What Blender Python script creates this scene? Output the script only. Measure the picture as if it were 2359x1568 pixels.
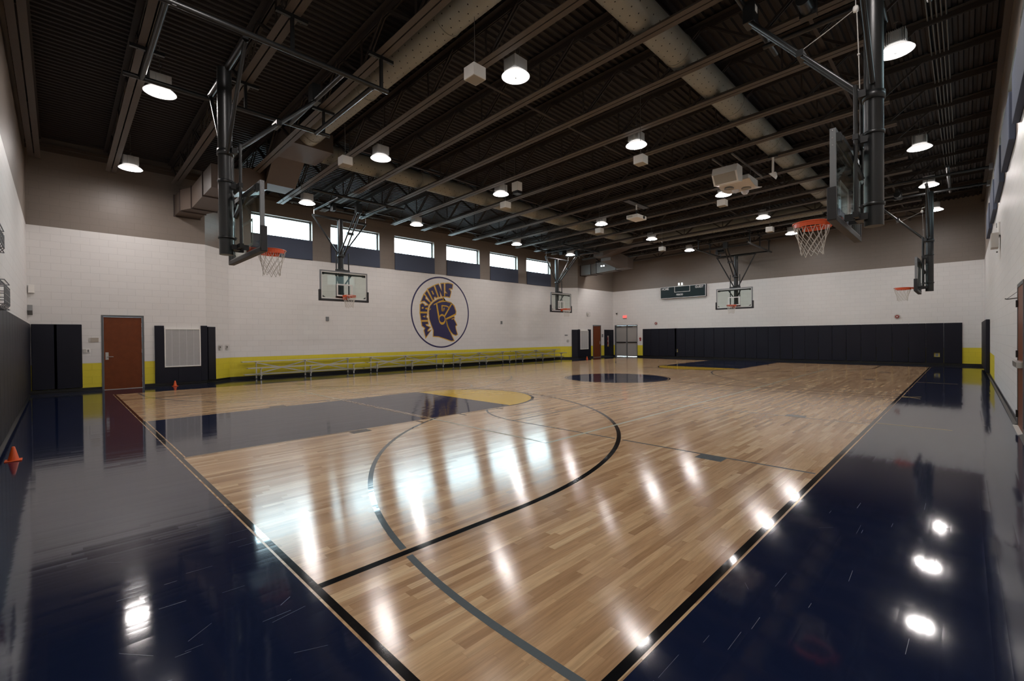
import bpy, bmesh, math, random
from mathutils import Vector, Matrix
random.seed(7)
C = bpy.context.scene.collection
SC = bpy.context.scene
for o in list(bpy.data.objects):
    bpy.data.objects.remove(o)

# ------------------------------------------------------------------ camera, sky, exposure
def cam_matrix(pos, yaw, pitch, roll):
    cy, sy = math.cos(yaw), math.sin(yaw)
    f = Vector((-sy*math.cos(pitch), cy*math.cos(pitch), math.sin(pitch)))
    r = Vector((cy, sy, 0)); u = r.cross(f)
    cr, sr = math.cos(roll), math.sin(roll)
    r2 = r*cr + u*sr; u2 = u*cr - r*sr
    m = Matrix((r2, u2, -f)).transposed().to_4x4()
    m.translation = Vector(pos)
    return m
cd = bpy.data.cameras.new('camera'); cam = bpy.data.objects.new('camera', cd); C.objects.link(cam)
cam.matrix_world = cam_matrix((1.1061, -1.0856, 1.4805), 0.7854, -0.0083, -0.0088)
cd.sensor_width = 36.0; cd.lens = 1044.1157/2359*36.0; cd.clip_start = 0.05; cd.clip_end = 200
SC.camera = cam
w = bpy.data.worlds.new('sky'); SC.world = w; w.use_nodes = True
nt = w.node_tree; nt.nodes.clear()
wo = nt.nodes.new('ShaderNodeOutputWorld'); bg = nt.nodes.new('ShaderNodeBackground')
tc = nt.nodes.new('ShaderNodeTexCoord'); sx = nt.nodes.new('ShaderNodeSeparateXYZ')
mr = nt.nodes.new('ShaderNodeMapRange'); cr = nt.nodes.new('ShaderNodeValToRGB')
nt.links.new(tc.outputs['Generated'], sx.inputs[0]); nt.links.new(sx.outputs['X'], mr.inputs['Value'])
mr.inputs['From Min'].default_value = -0.6; mr.inputs['From Max'].default_value = 0.8
nt.links.new(mr.outputs[0], cr.inputs[0])
cr.color_ramp.elements[0].color = (0.68, 0.91, 1.0, 1); cr.color_ramp.elements[1].color = (0.045, 0.06, 0.06, 1)
gm = nt.nodes.new('ShaderNodeMapRange'); nt.links.new(sx.outputs['Z'], gm.inputs['Value'])
gm.inputs['From Min'].default_value = -.06; gm.inputs['From Max'].default_value = .02; gm.inputs['To Min'].default_value = .30; gm.inputs['To Max'].default_value = 1.0
sk = nt.nodes.new('ShaderNodeVectorMath'); sk.operation = 'SCALE'; nt.links.new(cr.outputs[0], sk.inputs[0]); nt.links.new(gm.outputs[0], sk.inputs['Scale'])
nt.links.new(sk.outputs[0], bg.inputs['Color']); bg.inputs['Strength'].default_value = 23.0
nt.links.new(bg.outputs[0], wo.inputs['Surface'])
LAMP = 112.0            # high-bay lens emission
vs = SC.view_settings
SC.display_settings.display_device = 'sRGB'
vs.view_transform = 'Standard'; vs.look = 'None'; vs.exposure = 0.0; vs.gamma = 1.0; vs.use_curve_mapping = False
try:
    SC.cycles.use_denoising = True; SC.cycles.max_bounces = 10; SC.cycles.diffuse_bounces = 4
    SC.cycles.glossy_bounces = 4; SC.cycles.transparent_max_bounces = 16
    SC.cycles.sample_clamp_indirect = 6.0; SC.cycles.caustics_reflective = False; SC.cycles.caustics_refractive = False
except Exception:
    pass

# ------------------------------------------------------------------ helpers
class MB:
    """collects shapes, then becomes one mesh object"""
    def __init__(s): s.v = []; s.f = []; s.m = []; s.sm = []
    def add(s, vs, fs, mi=0, smooth=False):
        o = len(s.v); s.v += [tuple(v) for v in vs]
        for f in fs: s.f.append([i+o for i in f]); s.m.append(mi); s.sm.append(smooth)
        return s
    def box(s, x0, x1, y0, y1, z0, z1, mi=0, bev=0.0):
        if bev <= 0:
            vs = [(x, y, z) for x in (x0, x1) for y in (y0, y1) for z in (z0, z1)]
            return s.add(vs, [(0,1,3,2),(4,6,7,5),(0,4,5,1),(2,3,7,6),(0,2,6,4),(1,5,7,3)], mi)
        bm = bmesh.new(); bmesh.ops.create_cube(bm, size=1)
        for v in bm.verts: v.co = ((x0+x1)/2+v.co.x*(x1-x0), (y0+y1)/2+v.co.y*(y1-y0), (z0+z1)/2+v.co.z*(z1-z0))
        bmesh.ops.bevel(bm, geom=bm.edges[:], offset=bev, segments=2, affect='EDGES', profile=0.5)
        bm.verts.index_update()
        s.add([v.co[:] for v in bm.verts], [[v.index for v in f.verts] for f in bm.faces], mi); bm.free(); return s
    def obox(s, p, q, wd, ht, mi=0, up=(0,0,1)):
        """bar from p to q, wd wide (sideways) and ht high (along up)"""
        p, q = Vector(p), Vector(q); d = (q-p).normalized(); u = Vector(up)
        sd = d.cross(u)
        if sd.length < 1e-4: sd = d.cross(Vector((1,0,0)))
        sd.normalize(); u = sd.cross(d).normalized()
        vs = [e+sd*a*wd/2+u*b*ht/2 for e in (p, q) for a, b in ((-1,-1),(1,-1),(1,1),(-1,1))]
        return s.add(vs, [(0,1,2,3),(7,6,5,4),(0,4,5,1),(1,5,6,2),(2,6,7,3),(3,7,4,0)], mi)
    def tube(s, pts, r, n=10, mi=0, cap=True, closed=False):
        pts = [Vector(p) for p in pts]; N = len(pts); vs = []; ref = None
        for i, p in enumerate(pts):
            a = pts[(i-1) % N] if (i > 0 or closed) else p
            b = pts[(i+1) % N] if (i < N-1 or closed) else p
            d = (b-a).normalized()
            if ref is None: ref = Vector((0,0,1)) if abs(d.z) < .9 else Vector((1,0,0))
            sd = d.cross(ref).normalized(); ref = sd.cross(d).normalized()
            rr = r[i] if isinstance(r, (list, tuple)) else r
            vs += [p+(sd*math.cos(2*math.pi*k/n)+ref*math.sin(2*math.pi*k/n))*rr for k in range(n)]
        fs = []
        for i in range(N if closed else N-1):
            j = (i+1) % N
            for k in range(n): fs.append((i*n+k, i*n+(k+1) % n, j*n+(k+1) % n, j*n+k))
        s.add(vs, fs, mi, n > 5)
        if cap and not closed:
            s.add(vs[:n], [tuple(range(n))[::-1]], mi); s.add(vs[-n:], [tuple(range(n))], mi)
        return s
    def lathe(s, prof, n=24, c=(0,0,0), mi=0, smooth=True):
        vs = [(c[0]+r*math.cos(2*math.pi*k/n), c[1]+r*math.sin(2*math.pi*k/n), c[2]+z) for r, z in prof for k in range(n)]
        fs = [(i*n+k, i*n+(k+1) % n, (i+1)*n+(k+1) % n, (i+1)*n+k) for i in range(len(prof)-1) for k in range(n)]
        return s.add(vs, fs, mi, smooth)
    def quad(s, a, b, c, d, mi=0): return s.add([a, b, c, d], [(0,1,2,3)], mi)
    def poly(s, pts, mi=0): return s.add(pts, [tuple(range(len(pts)))], mi)
    def prism(s, pts, vec, mi=0):
        n = len(pts); v = Vector(vec); a = [Vector(p) for p in pts]
        s.add(a+[p+v for p in a], [tuple(range(n))[::-1], tuple(range(n, 2*n))]+[(i, (i+1) % n, n+(i+1) % n, n+i) for i in range(n)], mi)
        return s
    def mesh(s, name, mats):
        me = bpy.data.meshes.new(name); me.from_pydata([tuple(v) for v in s.v], [], s.f)
        for m in mats: me.materials.append(m)
        for p, mi, sm in zip(me.polygons, s.m, s.sm): p.material_index = mi; p.use_smooth = sm
        me.update(); return me

def obj(name, mb, mats, parent=None, tri=False):
    mats = mats if isinstance(mats, (list, tuple)) else [mats]
    me = mb if isinstance(mb, bpy.types.Mesh) else mb.mesh(name, mats)
    if tri or not isinstance(mb, bpy.types.Mesh):
        bm = bmesh.new(); bm.from_mesh(me)
        if tri: bmesh.ops.triangulate(bm, faces=[f for f in bm.faces if len(f.verts) > 4])
        bmesh.ops.recalc_face_normals(bm, faces=bm.faces); bm.to_mesh(me); bm.free()
    o = bpy.data.objects.new(name, me); C.objects.link(o)
    if parent: o.parent = parent
    return o
def tag(o, label, cat, group=None):
    o['label'] = label; o['category'] = cat
    if group: o['group'] = group
    return o
def thing(name, label, cat, group=None, loc=(0,0,0), rz=0.0):
    o = bpy.data.objects.new(name, None); C.objects.link(o); o.empty_display_size = .1
    o.location = loc; o.rotation_euler = (0,0,rz)
    return tag(o, label, cat, group)
def struct(name, mb, mats, parent=None, label=None):
    o = obj(name, mb, mats, parent)
    if parent is None: o['kind'] = 'structure'
    if label: o['label'] = label
    return o
def sempty(name, label=None):
    o = bpy.data.objects.new(name, None); C.objects.link(o); o['kind'] = 'structure'
    if label: o['label'] = label
    return o
def dup(root, loc, label, rz=None):
    r = root.copy(); C.objects.link(r); r.location = loc; r['label'] = label
    if rz is not None: r.rotation_euler = (0,0,rz)
    for ch in list(root.children):
        c = ch.copy(); C.objects.link(c); c.parent = r
        for g in list(ch.children):
            d = g.copy(); C.objects.link(d); d.parent = c
    return r
ORD = 'first second third fourth fifth sixth seventh eighth ninth tenth eleventh twelfth thirteenth fourteenth fifteenth sixteenth seventeenth eighteenth nineteenth twentieth'.split()
ORD += ['twenty-'+q for q in ORD[:9]]
def text_mesh(txt, size, mat, bold=0.0, extr=0.002, align='CENTER'):
    cu = bpy.data.curves.new('lettering', 'FONT'); cu.body = txt; cu.size = size; cu.extrude = extr; cu.offset = bold
    cu.align_x = align; cu.align_y = 'CENTER'; cu.resolution_u = 3
    t = bpy.data.objects.new('lettering', cu); C.objects.link(t)
    dg = bpy.context.evaluated_depsgraph_get(); dg.update()
    me = bpy.data.meshes.new_from_object(t.evaluated_get(dg)); bpy.data.objects.remove(t); bpy.data.curves.remove(cu)
    me.materials.clear(); me.materials.append(mat)
    return me

# ------------------------------------------------------------------ materials
def newmat(name):
    m = bpy.data.materials.new(name); m.use_nodes = True
    return m, m.node_tree, m.node_tree.nodes['Principled BSDF']
def P(name, col, rough=.5, metal=0.0, spec=.5, noise=0.0, nscale=6.0, emit=None, es=0.0, bump=0.0):
    m, t, b = newmat(name)
    b.inputs['Base Color'].default_value = (*col, 1); b.inputs['Roughness'].default_value = rough
    b.inputs['Metallic'].default_value = metal; b.inputs['Specular IOR Level'].default_value = spec
    if emit: b.inputs['Emission Color'].default_value = (*emit, 1); b.inputs['Emission Strength'].default_value = es
    if noise or bump:
        g = t.nodes.new('ShaderNodeNewGeometry'); n = t.nodes.new('ShaderNodeTexNoise')
        t.links.new(g.outputs['Position'], n.inputs['Vector']); n.inputs['Scale'].default_value = nscale; n.inputs['Detail'].default_value = 5
        if noise:
            mx = t.nodes.new('ShaderNodeMix'); mx.data_type = 'RGBA'
            mx.inputs['A'].default_value = (*[c*(1-noise) for c in col], 1); mx.inputs['B'].default_value = (*[min(1, c*(1+noise)) for c in col], 1)
            t.links.new(n.outputs['Fac'], mx.inputs['Factor']); t.links.new(mx.outputs['Result'], b.inputs['Base Color'])
        if bump:
            bp = t.nodes.new('ShaderNodeBump'); bp.inputs['Strength'].default_value = bump; bp.inputs['Distance'].default_value = .01
            t.links.new(n.outputs['Fac'], bp.inputs['Height']); t.links.new(bp.outputs['Normal'], b.inputs['Normal'])
    return m
def mth(t, op, a, b=None, c=None):
    n = t.nodes.new('ShaderNodeMath'); n.operation = op
    for i, x in enumerate((a, b, c)):
        if x is None: continue
        if isinstance(x, (int, float)): n.inputs[i].default_value = x
        else: t.links.new(x, n.inputs[i])
    return n.outputs[0]
def mixc(t, f, a, b):
    n = t.nodes.new('ShaderNodeMix'); n.data_type = 'RGBA'
    for k, x in (('Factor', f), ('A', a), ('B', b)):
        if isinstance(x, (int, float)): n.inputs[k].default_value = x
        elif isinstance(x, tuple): n.inputs[k].default_value = (*x, 1)
        else: t.links.new(x, n.inputs[k])
    return n.outputs['Result']

PLW = 0.057
def planks(t, b, tilt, cup):
    """strip-floor cells along Y: returns (row-cell random value, seam mask, position socket); tilts each strip a hair"""
    g = t.nodes.new('ShaderNodeNewGeometry'); s = t.nodes.new('ShaderNodeSeparateXYZ'); t.links.new(g.outputs['Position'], s.inputs[0])
    u = mth(t, 'DIVIDE', s.outputs['X'], PLW); row = mth(t, 'FLOOR', u)
    wn = t.nodes.new('ShaderNodeTexWhiteNoise'); wn.noise_dimensions = '1D'; t.links.new(row, wn.inputs['W'])
    ln = mth(t, 'MULTIPLY_ADD', wn.outputs['Value'], .75, .45)
    wn2 = t.nodes.new('ShaderNodeTexWhiteNoise'); wn2.noise_dimensions = '1D'; t.links.new(mth(t, 'ADD', row, 57.3), wn2.inputs['W'])
    v = mth(t, 'ADD', mth(t, 'DIVIDE', s.outputs['Y'], ln), mth(t, 'MULTIPLY', wn2.outputs['Value'], 9.0)); cell = mth(t, 'FLOOR', v)
    cb = t.nodes.new('ShaderNodeCombineXYZ'); t.links.new(row, cb.inputs[0]); t.links.new(cell, cb.inputs[1])
    wc = t.nodes.new('ShaderNodeTexWhiteNoise'); wc.noise_dimensions = '2D'; t.links.new(cb.outputs[0], wc.inputs['Vector'])
    fu = mth(t, 'FRACT', u); du = mth(t, 'MULTIPLY', mth(t, 'MINIMUM', fu, mth(t, 'SUBTRACT', 1.0, fu)), PLW)
    fv = mth(t, 'FRACT', v); dv = mth(t, 'MULTIPLY', mth(t, 'MINIMUM', fv, mth(t, 'SUBTRACT', 1.0, fv)), ln)
    seam = mth(t, 'LESS_THAN', mth(t, 'MINIMUM', du, dv), .0006)
    # strip tilt + slow waviness of the finish
    vm = t.nodes.new('ShaderNodeVectorMath'); vm.operation = 'SUBTRACT'; t.links.new(wc.outputs['Color'], vm.inputs[0]); vm.inputs[1].default_value = (.5,.5,.5)
    vs_ = t.nodes.new('ShaderNodeVectorMath'); vs_.operation = 'MULTIPLY'; t.links.new(vm.outputs[0], vs_.inputs[0]); vs_.inputs[1].default_value = (tilt, tilt*.14, 0)
    mp = t.nodes.new('ShaderNodeMapping'); t.links.new(g.outputs['Position'], mp.inputs['Vector']); mp.inputs['Scale'].default_value = (34, 5, 1)
    nz = t.nodes.new('ShaderNodeTexNoise'); t.links.new(mp.outputs[0], nz.inputs['Vector']); nz.inputs['Scale'].default_value = 1.0; nz.inputs['Detail'].default_value = 3
    nv = t.nodes.new('ShaderNodeVectorMath'); nv.operation = 'SUBTRACT'; t.links.new(nz.outputs['Color'], nv.inputs[0]); nv.inputs[1].default_value = (.5,.5,.5)
    ns = t.nodes.new('ShaderNodeVectorMath'); ns.operation = 'MULTIPLY'; t.links.new(nv.outputs[0], ns.inputs[0]); ns.inputs[1].default_value = (tilt*.8, tilt*.25, 0)
    a1 = t.nodes.new('ShaderNodeVectorMath'); cc = t.nodes.new('ShaderNodeCombineXYZ'); t.links.new(mth(t, 'MULTIPLY', mth(t, 'SUBTRACT', fu, .5), 2*cup), cc.inputs[0])
    a0 = t.nodes.new('ShaderNodeVectorMath'); t.links.new(vs_.outputs[0], a0.inputs[0]); t.links.new(cc.outputs[0], a0.inputs[1])
    t.links.new(a0.outputs[0], a1.inputs[0]); t.links.new(ns.outputs[0], a1.inputs[1])
    a2 = t.nodes.new('ShaderNodeVectorMath'); t.links.new(a1.outputs[0], a2.inputs[0]); t.links.new(g.outputs['Normal'], a2.inputs[1])
    nn = t.nodes.new('ShaderNodeVectorMath'); nn.operation = 'NORMALIZE'; t.links.new(a2.outputs[0], nn.inputs[0])
    t.links.new(nn.outputs[0], b.inputs['Normal'])
    return wc.outputs['Value'], seam, g.outputs['Position'], cell
GLOSS = .072
def sheen_dir(t, b, rough, an):
    """finish brushed along the strips: reflections spread across them"""
    tv = t.nodes.new('ShaderNodeCombineXYZ'); tv.inputs[0].default_value = 1.0
    t.links.new(tv.outputs[0], b.inputs['Tangent']); b.inputs['Anisotropic'].default_value = an; b.inputs['Roughness'].default_value = rough
def maple():
    m, t, b = newmat('maple_strip_floor')
    val, seam, pos, cell = planks(t, b, .009, .004)
    rp = t.nodes.new('ShaderNodeValToRGB'); t.links.new(val, rp.inputs[0]); e = rp.color_ramp.elements
    e[0].position = 0; e[0].color = (.33,.195,.10,1); e[1].position = 1; e[1].color = (.60,.43,.255,1)
    for p_, c_ in ((.25,(.42,.26,.138,1)), (.6,(.48,.31,.17,1)), (.85,(.54,.365,.205,1))):
        x = e.new(p_); x.color = c_
    cb = t.nodes.new('ShaderNodeCombineXYZ'); t.links.new(mth(t, 'MULTIPLY', val, 40.0), cb.inputs[2])
    ad = t.nodes.new('ShaderNodeVectorMath'); t.links.new(pos, ad.inputs[0]); t.links.new(cb.outputs[0], ad.inputs[1])
    mp = t.nodes.new('ShaderNodeMapping'); t.links.new(ad.outputs[0], mp.inputs['Vector']); mp.inputs['Scale'].default_value = (55, 3.2, 1)
    nz = t.nodes.new('ShaderNodeTexNoise'); t.links.new(mp.outputs[0], nz.inputs['Vector']); nz.inputs['Scale'].default_value = 1; nz.inputs['Detail'].default_value = 6; nz.inputs['Roughness'].default_value = .62
    mr_ = t.nodes.new('ShaderNodeMapRange'); t.links.new(nz.outputs['Fac'], mr_.inputs['Value']); mr_.inputs['From Min'].default_value = .35; mr_.inputs['From Max'].default_value = .75
    mr_.inputs['To Min'].default_value = 1.10; mr_.inputs['To Max'].default_value = .74
    c1 = t.nodes.new('ShaderNodeVectorMath'); c1.operation = 'SCALE'; t.links.new(rp.outputs[0], c1.inputs[0]); t.links.new(mr_.outputs[0], c1.inputs['Scale'])
    # small dark mineral streaks and knots
    mp2 = t.nodes.new('ShaderNodeMapping'); t.links.new(ad.outputs[0], mp2.inputs['Vector']); mp2.inputs['Scale'].default_value = (26, 5, 1)
    n2 = t.nodes.new('ShaderNodeTexNoise'); t.links.new(mp2.outputs[0], n2.inputs['Vector']); n2.inputs['Scale'].default_value = 1; n2.inputs['Detail'].default_value = 2
    st = t.nodes.new('ShaderNodeMapRange'); t.links.new(n2.outputs['Fac'], st.inputs['Value']); st.inputs['From Min'].default_value = .70; st.inputs['From Max'].default_value = .80
    c2 = mixc(t, mth(t, 'MULTIPLY', st.outputs[0], .6), c1.outputs[0], (.16,.085,.04))
    c3 = mixc(t, mth(t, 'MULTIPLY', seam, .35), c2, (.14,.08,.045))
    t.links.new(c3, b.inputs['Base Color']); sheen_dir(t, b, .150, .74)
    return m
def floorpaint(name, col, scuff_glint=0.0, rough=None):
    m, t, b = newmat(name)
    val, seam, pos, cell = planks(t, b, .012, .003)
    c = mixc(t, mth(t, 'MULTIPLY', seam, .25), col, tuple(x*.4 for x in col))
    if scuff_glint:  # pale worn blotches mixed into the paint
        mp = t.nodes.new('ShaderNodeMapping'); t.links.new(pos, mp.inputs['Vector']); mp.inputs['Scale'].default_value = (3.2, 1.1, 1); mp.inputs['Rotation'].default_value = (0,0,.6)
        nz = t.nodes.new('ShaderNodeTexNoise'); t.links.new(mp.outputs[0], nz.inputs['Vector']); nz.inputs['Scale'].default_value = 9; nz.inputs['Detail'].default_value = 8; nz.inputs['Roughness'].default_value = .8
        r = t.nodes.new('ShaderNodeMapRange'); t.links.new(nz.outputs['Fac'], r.inputs['Value']); r.inputs['From Min'].default_value = .66; r.inputs['From Max'].default_value = .8
        c = mixc(t, mth(t, 'MULTIPLY', r.outputs[0], scuff_glint), c, (.10,.11,.13))
    t.links.new(c, b.inputs['Base Color']); sheen_dir(t, b, rough or GLOSS, .70)
    return m
def block_wall():
    m, t, b = newmat('painted_block_wall')
    g = t.nodes.new('ShaderNodeNewGeometry'); s = t.nodes.new('ShaderNodeSeparateXYZ'); t.links.new(g.outputs['Position'], s.inputs[0])
    n = t.nodes.new('ShaderNodeSeparateXYZ'); t.links.new(g.outputs['True Normal'], n.inputs[0])
    isx = mth(t, 'GREATER_THAN', mth(t, 'ABSOLUTE', n.outputs['X']), .5)
    u = mth(t, 'ADD', mth(t, 'MULTIPLY', s.outputs['Y'], isx), mth(t, 'MULTIPLY', s.outputs['X'], mth(t, 'SUBTRACT', 1.0, isx)))
    cb = t.nodes.new('ShaderNodeCombineXYZ'); t.links.new(u, cb.inputs[0]); t.links.new(s.outputs['Z'], cb.inputs[1])
    bt = t.nodes.new('ShaderNodeTexBrick'); t.links.new(cb.outputs[0], bt.inputs['Vector'])
    bt.inputs['Scale'].default_value = 1.0; bt.inputs['Brick Width'].default_value = .4064; bt.inputs['Row Height'].default_value = .2032
    bt.inputs['Mortar Size'].default_value = .004; bt.inputs['Mortar Smooth'].default_value = .3; bt.offset = .5
    bt.inputs['Color1'].default_value = (1,1,1,1); bt.inputs['Color2'].default_value = (.97,.97,.97,1); bt.inputs['Mortar'].default_value = (.80,.80,.80,1)
    hi = mth(t, 'GREATER_THAN', s.outputs['Z'], 4.672); lo = mth(t, 'LESS_THAN', s.outputs['Z'], .8128)
    # the right-hand wall carries the yellow band only near the far corner
    norm = mth(t, 'MULTIPLY', mth(t, 'GREATER_THAN', s.outputs['X'], 1.5), mth(t, 'LESS_THAN', s.outputs['Y'], 17.9))
    lo = mth(t, 'MULTIPLY', lo, mth(t, 'SUBTRACT', 1.0, norm))
    c = mixc(t, hi, (.735,.72,.705), (.215,.180,.152)); c = mixc(t, lo, c, (.74,.62,.045))
    nz = t.nodes.new('ShaderNodeTexNoise'); t.links.new(g.outputs['Position'], nz.inputs['Vector']); nz.inputs['Scale'].default_value = 70; nz.inputs['Detail'].default_value = 4
    mul = t.nodes.new('ShaderNodeMix'); mul.data_type = 'RGBA'; mul.blend_type = 'MULTIPLY'; mul.inputs['Factor'].default_value = 1
    t.links.new(c, mul.inputs['A']); t.links.new(bt.outputs['Color'], mul.inputs['B'])
    t.links.new(mul.outputs['Result'], b.inputs['Base Color'])
    bp = t.nodes.new('ShaderNodeBump'); bp.inputs['Strength'].default_value = .35; bp.inputs['Distance'].default_value = .004
    h = mth(t, 'ADD', mth(t, 'MULTIPLY', bt.outputs['Fac'], -1.0), mth(t, 'MULTIPLY', nz.outputs['Fac'], .25))
    t.links.new(h, bp.inputs['Height']); t.links.new(bp.outputs['Normal'], b.inputs['Normal'])
    b.inputs['Roughness'].default_value = .42; b.inputs['Specular IOR Level'].default_value = .4
    return m
def glass(name, tint=(.93,.97,.96)):
    m = bpy.data.materials.new(name); m.use_nodes = True; t = m.node_tree; t.nodes.clear()
    o = t.nodes.new('ShaderNodeOutputMaterial'); tr = t.nodes.new('ShaderNodeBsdfTransparent'); gl = t.nodes.new('ShaderNodeBsdfGlossy')
    ge = t.nodes.new('ShaderNodeNewGeometry'); dt = t.nodes.new('ShaderNodeVectorMath'); dt.operation = 'DOT_PRODUCT'; t.links.new(ge.outputs['Incoming'], dt.inputs[0]); t.links.new(ge.outputs['Normal'], dt.inputs[1])
    fz = mth(t, 'MULTIPLY_ADD', mth(t, 'POWER', mth(t, 'SUBTRACT', 1.0, mth(t, 'ABSOLUTE', dt.outputs['Value'])), 5.0), .95, .04); mx = t.nodes.new('ShaderNodeMixShader')
    tr.inputs['Color'].default_value = (*tint, 1); gl.inputs['Roughness'].default_value = .02
    t.links.new(fz, mx.inputs[0]); t.links.new(tr.outputs[0], mx.inputs[1]); t.links.new(gl.outputs[0], mx.inputs[2]); t.links.new(mx.outputs[0], o.inputs[0])
    return m
def perforated(name, col, hole, sc, rad):
    m, t, b = newmat(name)
    g = t.nodes.new('ShaderNodeTexCoord'); vo = t.nodes.new('ShaderNodeTexVoronoi'); vo.inputs['Randomness'].default_value = 0.0
    t.links.new(g.outputs['UV'], vo.inputs['Vector']); vo.inputs['Scale'].default_value = sc; vo.voronoi_dimensions = '2D'
    f = mth(t, 'LESS_THAN', vo.outputs['Distance'], rad)
    t.links.new(mixc(t, f, col, hole), b.inputs['Base Color']); b.inputs['Roughness'].default_value = .55; b.inputs['Metallic'].default_value = .15
    return m

M = {}
M['maple'] = maple()
M['navyf'] = floorpaint('navy_floor_paint', (.0070,.0120,.036), .25)
M['blackf'] = floorpaint('black_line_paint', (.006,.006,.007))
M['goldf'] = floorpaint('gold_floor_paint', (.62,.39,.03))
M['greyf'] = floorpaint('grey_line_paint', (.11,.13,.14))
M['whitef'] = floorpaint('pale_line_paint', (.50,.52,.42))
M['tape'] = floorpaint('yellow_tape', (.62,.42,.10), rough=.3)
M['scuff_glint'] = floorpaint('pale_scuff_and_glint', (.16,.17,.20), rough=.3)  # one pale colour for worn scuffs and painted lamp glints
M['wall'] = block_wall()
M['deck'] = P('dark_roof_deck_paint', (.030,.025,.023), .55, spec=.2, noise=.15)
M['joist'] = P('brown_joist_paint', (.092,.074,.061), .5, spec=.25, noise=.1)
M['web'] = P('dark_web_paint', (.05,.041,.036), .55, spec=.2)
M['plenum'] = P('brown_duct_paint', (.105,.078,.062), .5, noise=.12)
M['duct'] = P('taupe_duct_paint', (.29,.285,.245), .5, metal=.1, noise=.12, nscale=3)
M['flange'] = P('dark_flange', (.05,.035,.03), .55)
M['hole'] = P('duct_hole_dark', (.02,.018,.016), .8)
M['vinyl'] = P('black_rubber_base', (.008,.008,.008), .32)
M['pad'] = P('navy_vinyl_pad', (.0055,.0062,.0145), .45, spec=.3, noise=.12, nscale=30, bump=.06)
M['panel'] = P('navy_acoustic_cloth', (.058,.072,.112), .8, noise=.1, nscale=90)
M['blackmetal'] = P('black_powder_coat', (.009,.010,.0105), .36, noise=.2, nscale=14)
M['greysteel'] = P('grey_board_frame', (.20,.21,.22), .4, metal=.35)
M['steel'] = P('bright_steel', (.62,.62,.62), .25, metal=.9)
M['alum'] = P('mill_aluminium', (.60,.60,.60), .34, metal=.75, noise=.08, nscale=4)
M['orange'] = P('orange_rim_paint', (.62,.075,.012), .35)
M['net'] = P('white_net_cord', (.58,.55,.50), .9)
M['cord'] = P('white_cord', (.45,.43,.40), .8)
M['blackpad'] = P('black_board_padding', (.013,.013,.015), .5)
M['whiteline'] = P('white_board_line', (.75,.75,.74), .5)
M['white'] = P('white_enamel', (.84,.82,.78), .4)
M['offwhite'] = P('offwhite_plastic', (.52,.50,.46), .5)
M['grille'] = P('speaker_cloth', (.36,.33,.28), .8, noise=.15, nscale=120)
M['cone'] = P('orange_cone_plastic', (.72,.10,.015), .4)
M['door'] = P('red_brown_door_veneer', (.15,.036,.008), .4, spec=.3, noise=.22, nscale=7)
M['jamb'] = P('grey_door_frame', (.10,.105,.11), .45)
M['gdoor'] = P('grey_painted_door', (.36,.345,.325), .42)
M['dark'] = P('near_black', (.012,.012,.013), .4)
M['winframe'] = P('grey_window_frame', (.16,.17,.175), .4, metal=.3)
M['wg'] = glass('window_glass', (.97,.99,1.0)); M['bg'] = glass('backboard_glass', (.90,.945,.92))
M['lens'] = P('lamp_lens', (.9,.9,.9), .4, emit=(1.0,.93,.90), es=LAMP)
M['ballast'] = P('pale_grey_ballast', (.50,.50,.49), .5)
M['refl'] = P('glowing_acrylic_reflector', (.8,.8,.8), .4, emit=(1.0,.95,.92), es=.9)
M['score'] = P('dark_green_black_score_face', (.005,.016,.019), .45, spec=.25)
M['exit'] = P('lit_red_exit_letters', (.5,.02,.02), .5, emit=(1.0,.10,.09), es=1.6)
M['exitface'] = P('exit_sign_face', (.75,.30,.28), .5, emit=(1.0,.22,.20), es=.35)
M['red'] = P('red_alarm_plastic', (.28,.02,.02), .35)
M['emblue'] = P('emblem_navy_paint', (.022,.018,.085), .45)
M['emgold'] = P('emblem_gold_paint', (.62,.36,.035), .45)
M['strobe'] = glass('clear_guard', (.95,.95,.95))
M['sign'] = P('tan_room_sign', (.42,.37,.31), .5)
M['led'] = P('lit_emergency_head', (.8,.8,.8), .4, emit=(.9,.97,1), es=1.5)
M['perf'] = P('white_perforated_grille', (.60,.60,.60), .5, noise=.05)
M['perfhole'] = P('grille_gap', (.20,.20,.20), .7)
M['silver'] = P('brushed_lever', (.55,.55,.54), .3, metal=.9)
M['conduit'] = P('grey_conduit', (.15,.14,.13), .45, metal=.3)
M['lensdome'] = P('clear_dome', (.62,.62,.66), .08, spec=.8)

# ------------------------------------------------------------------ dimensions
XW, XL, XR, YN, YF = -17.80, -17.02, 1.70, -1.685, 27.48
CA, CB = 2.44, 3.30             # near chamfer of the left wall runs (XL,CA) -> (XW,CB)
CD, CE = 22.38, 23.24           # far chamfer (XW,CD) -> (XL,CE)
ZT = 7.9
def zb(x): return 6.36+.0208*(x+16.42)      # underside of joist bottom chord
def zd(x): return zb(x)+.765                # underside of roof deck
HW = 7.62; CW = 15.24; CL = 25.66

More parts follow.
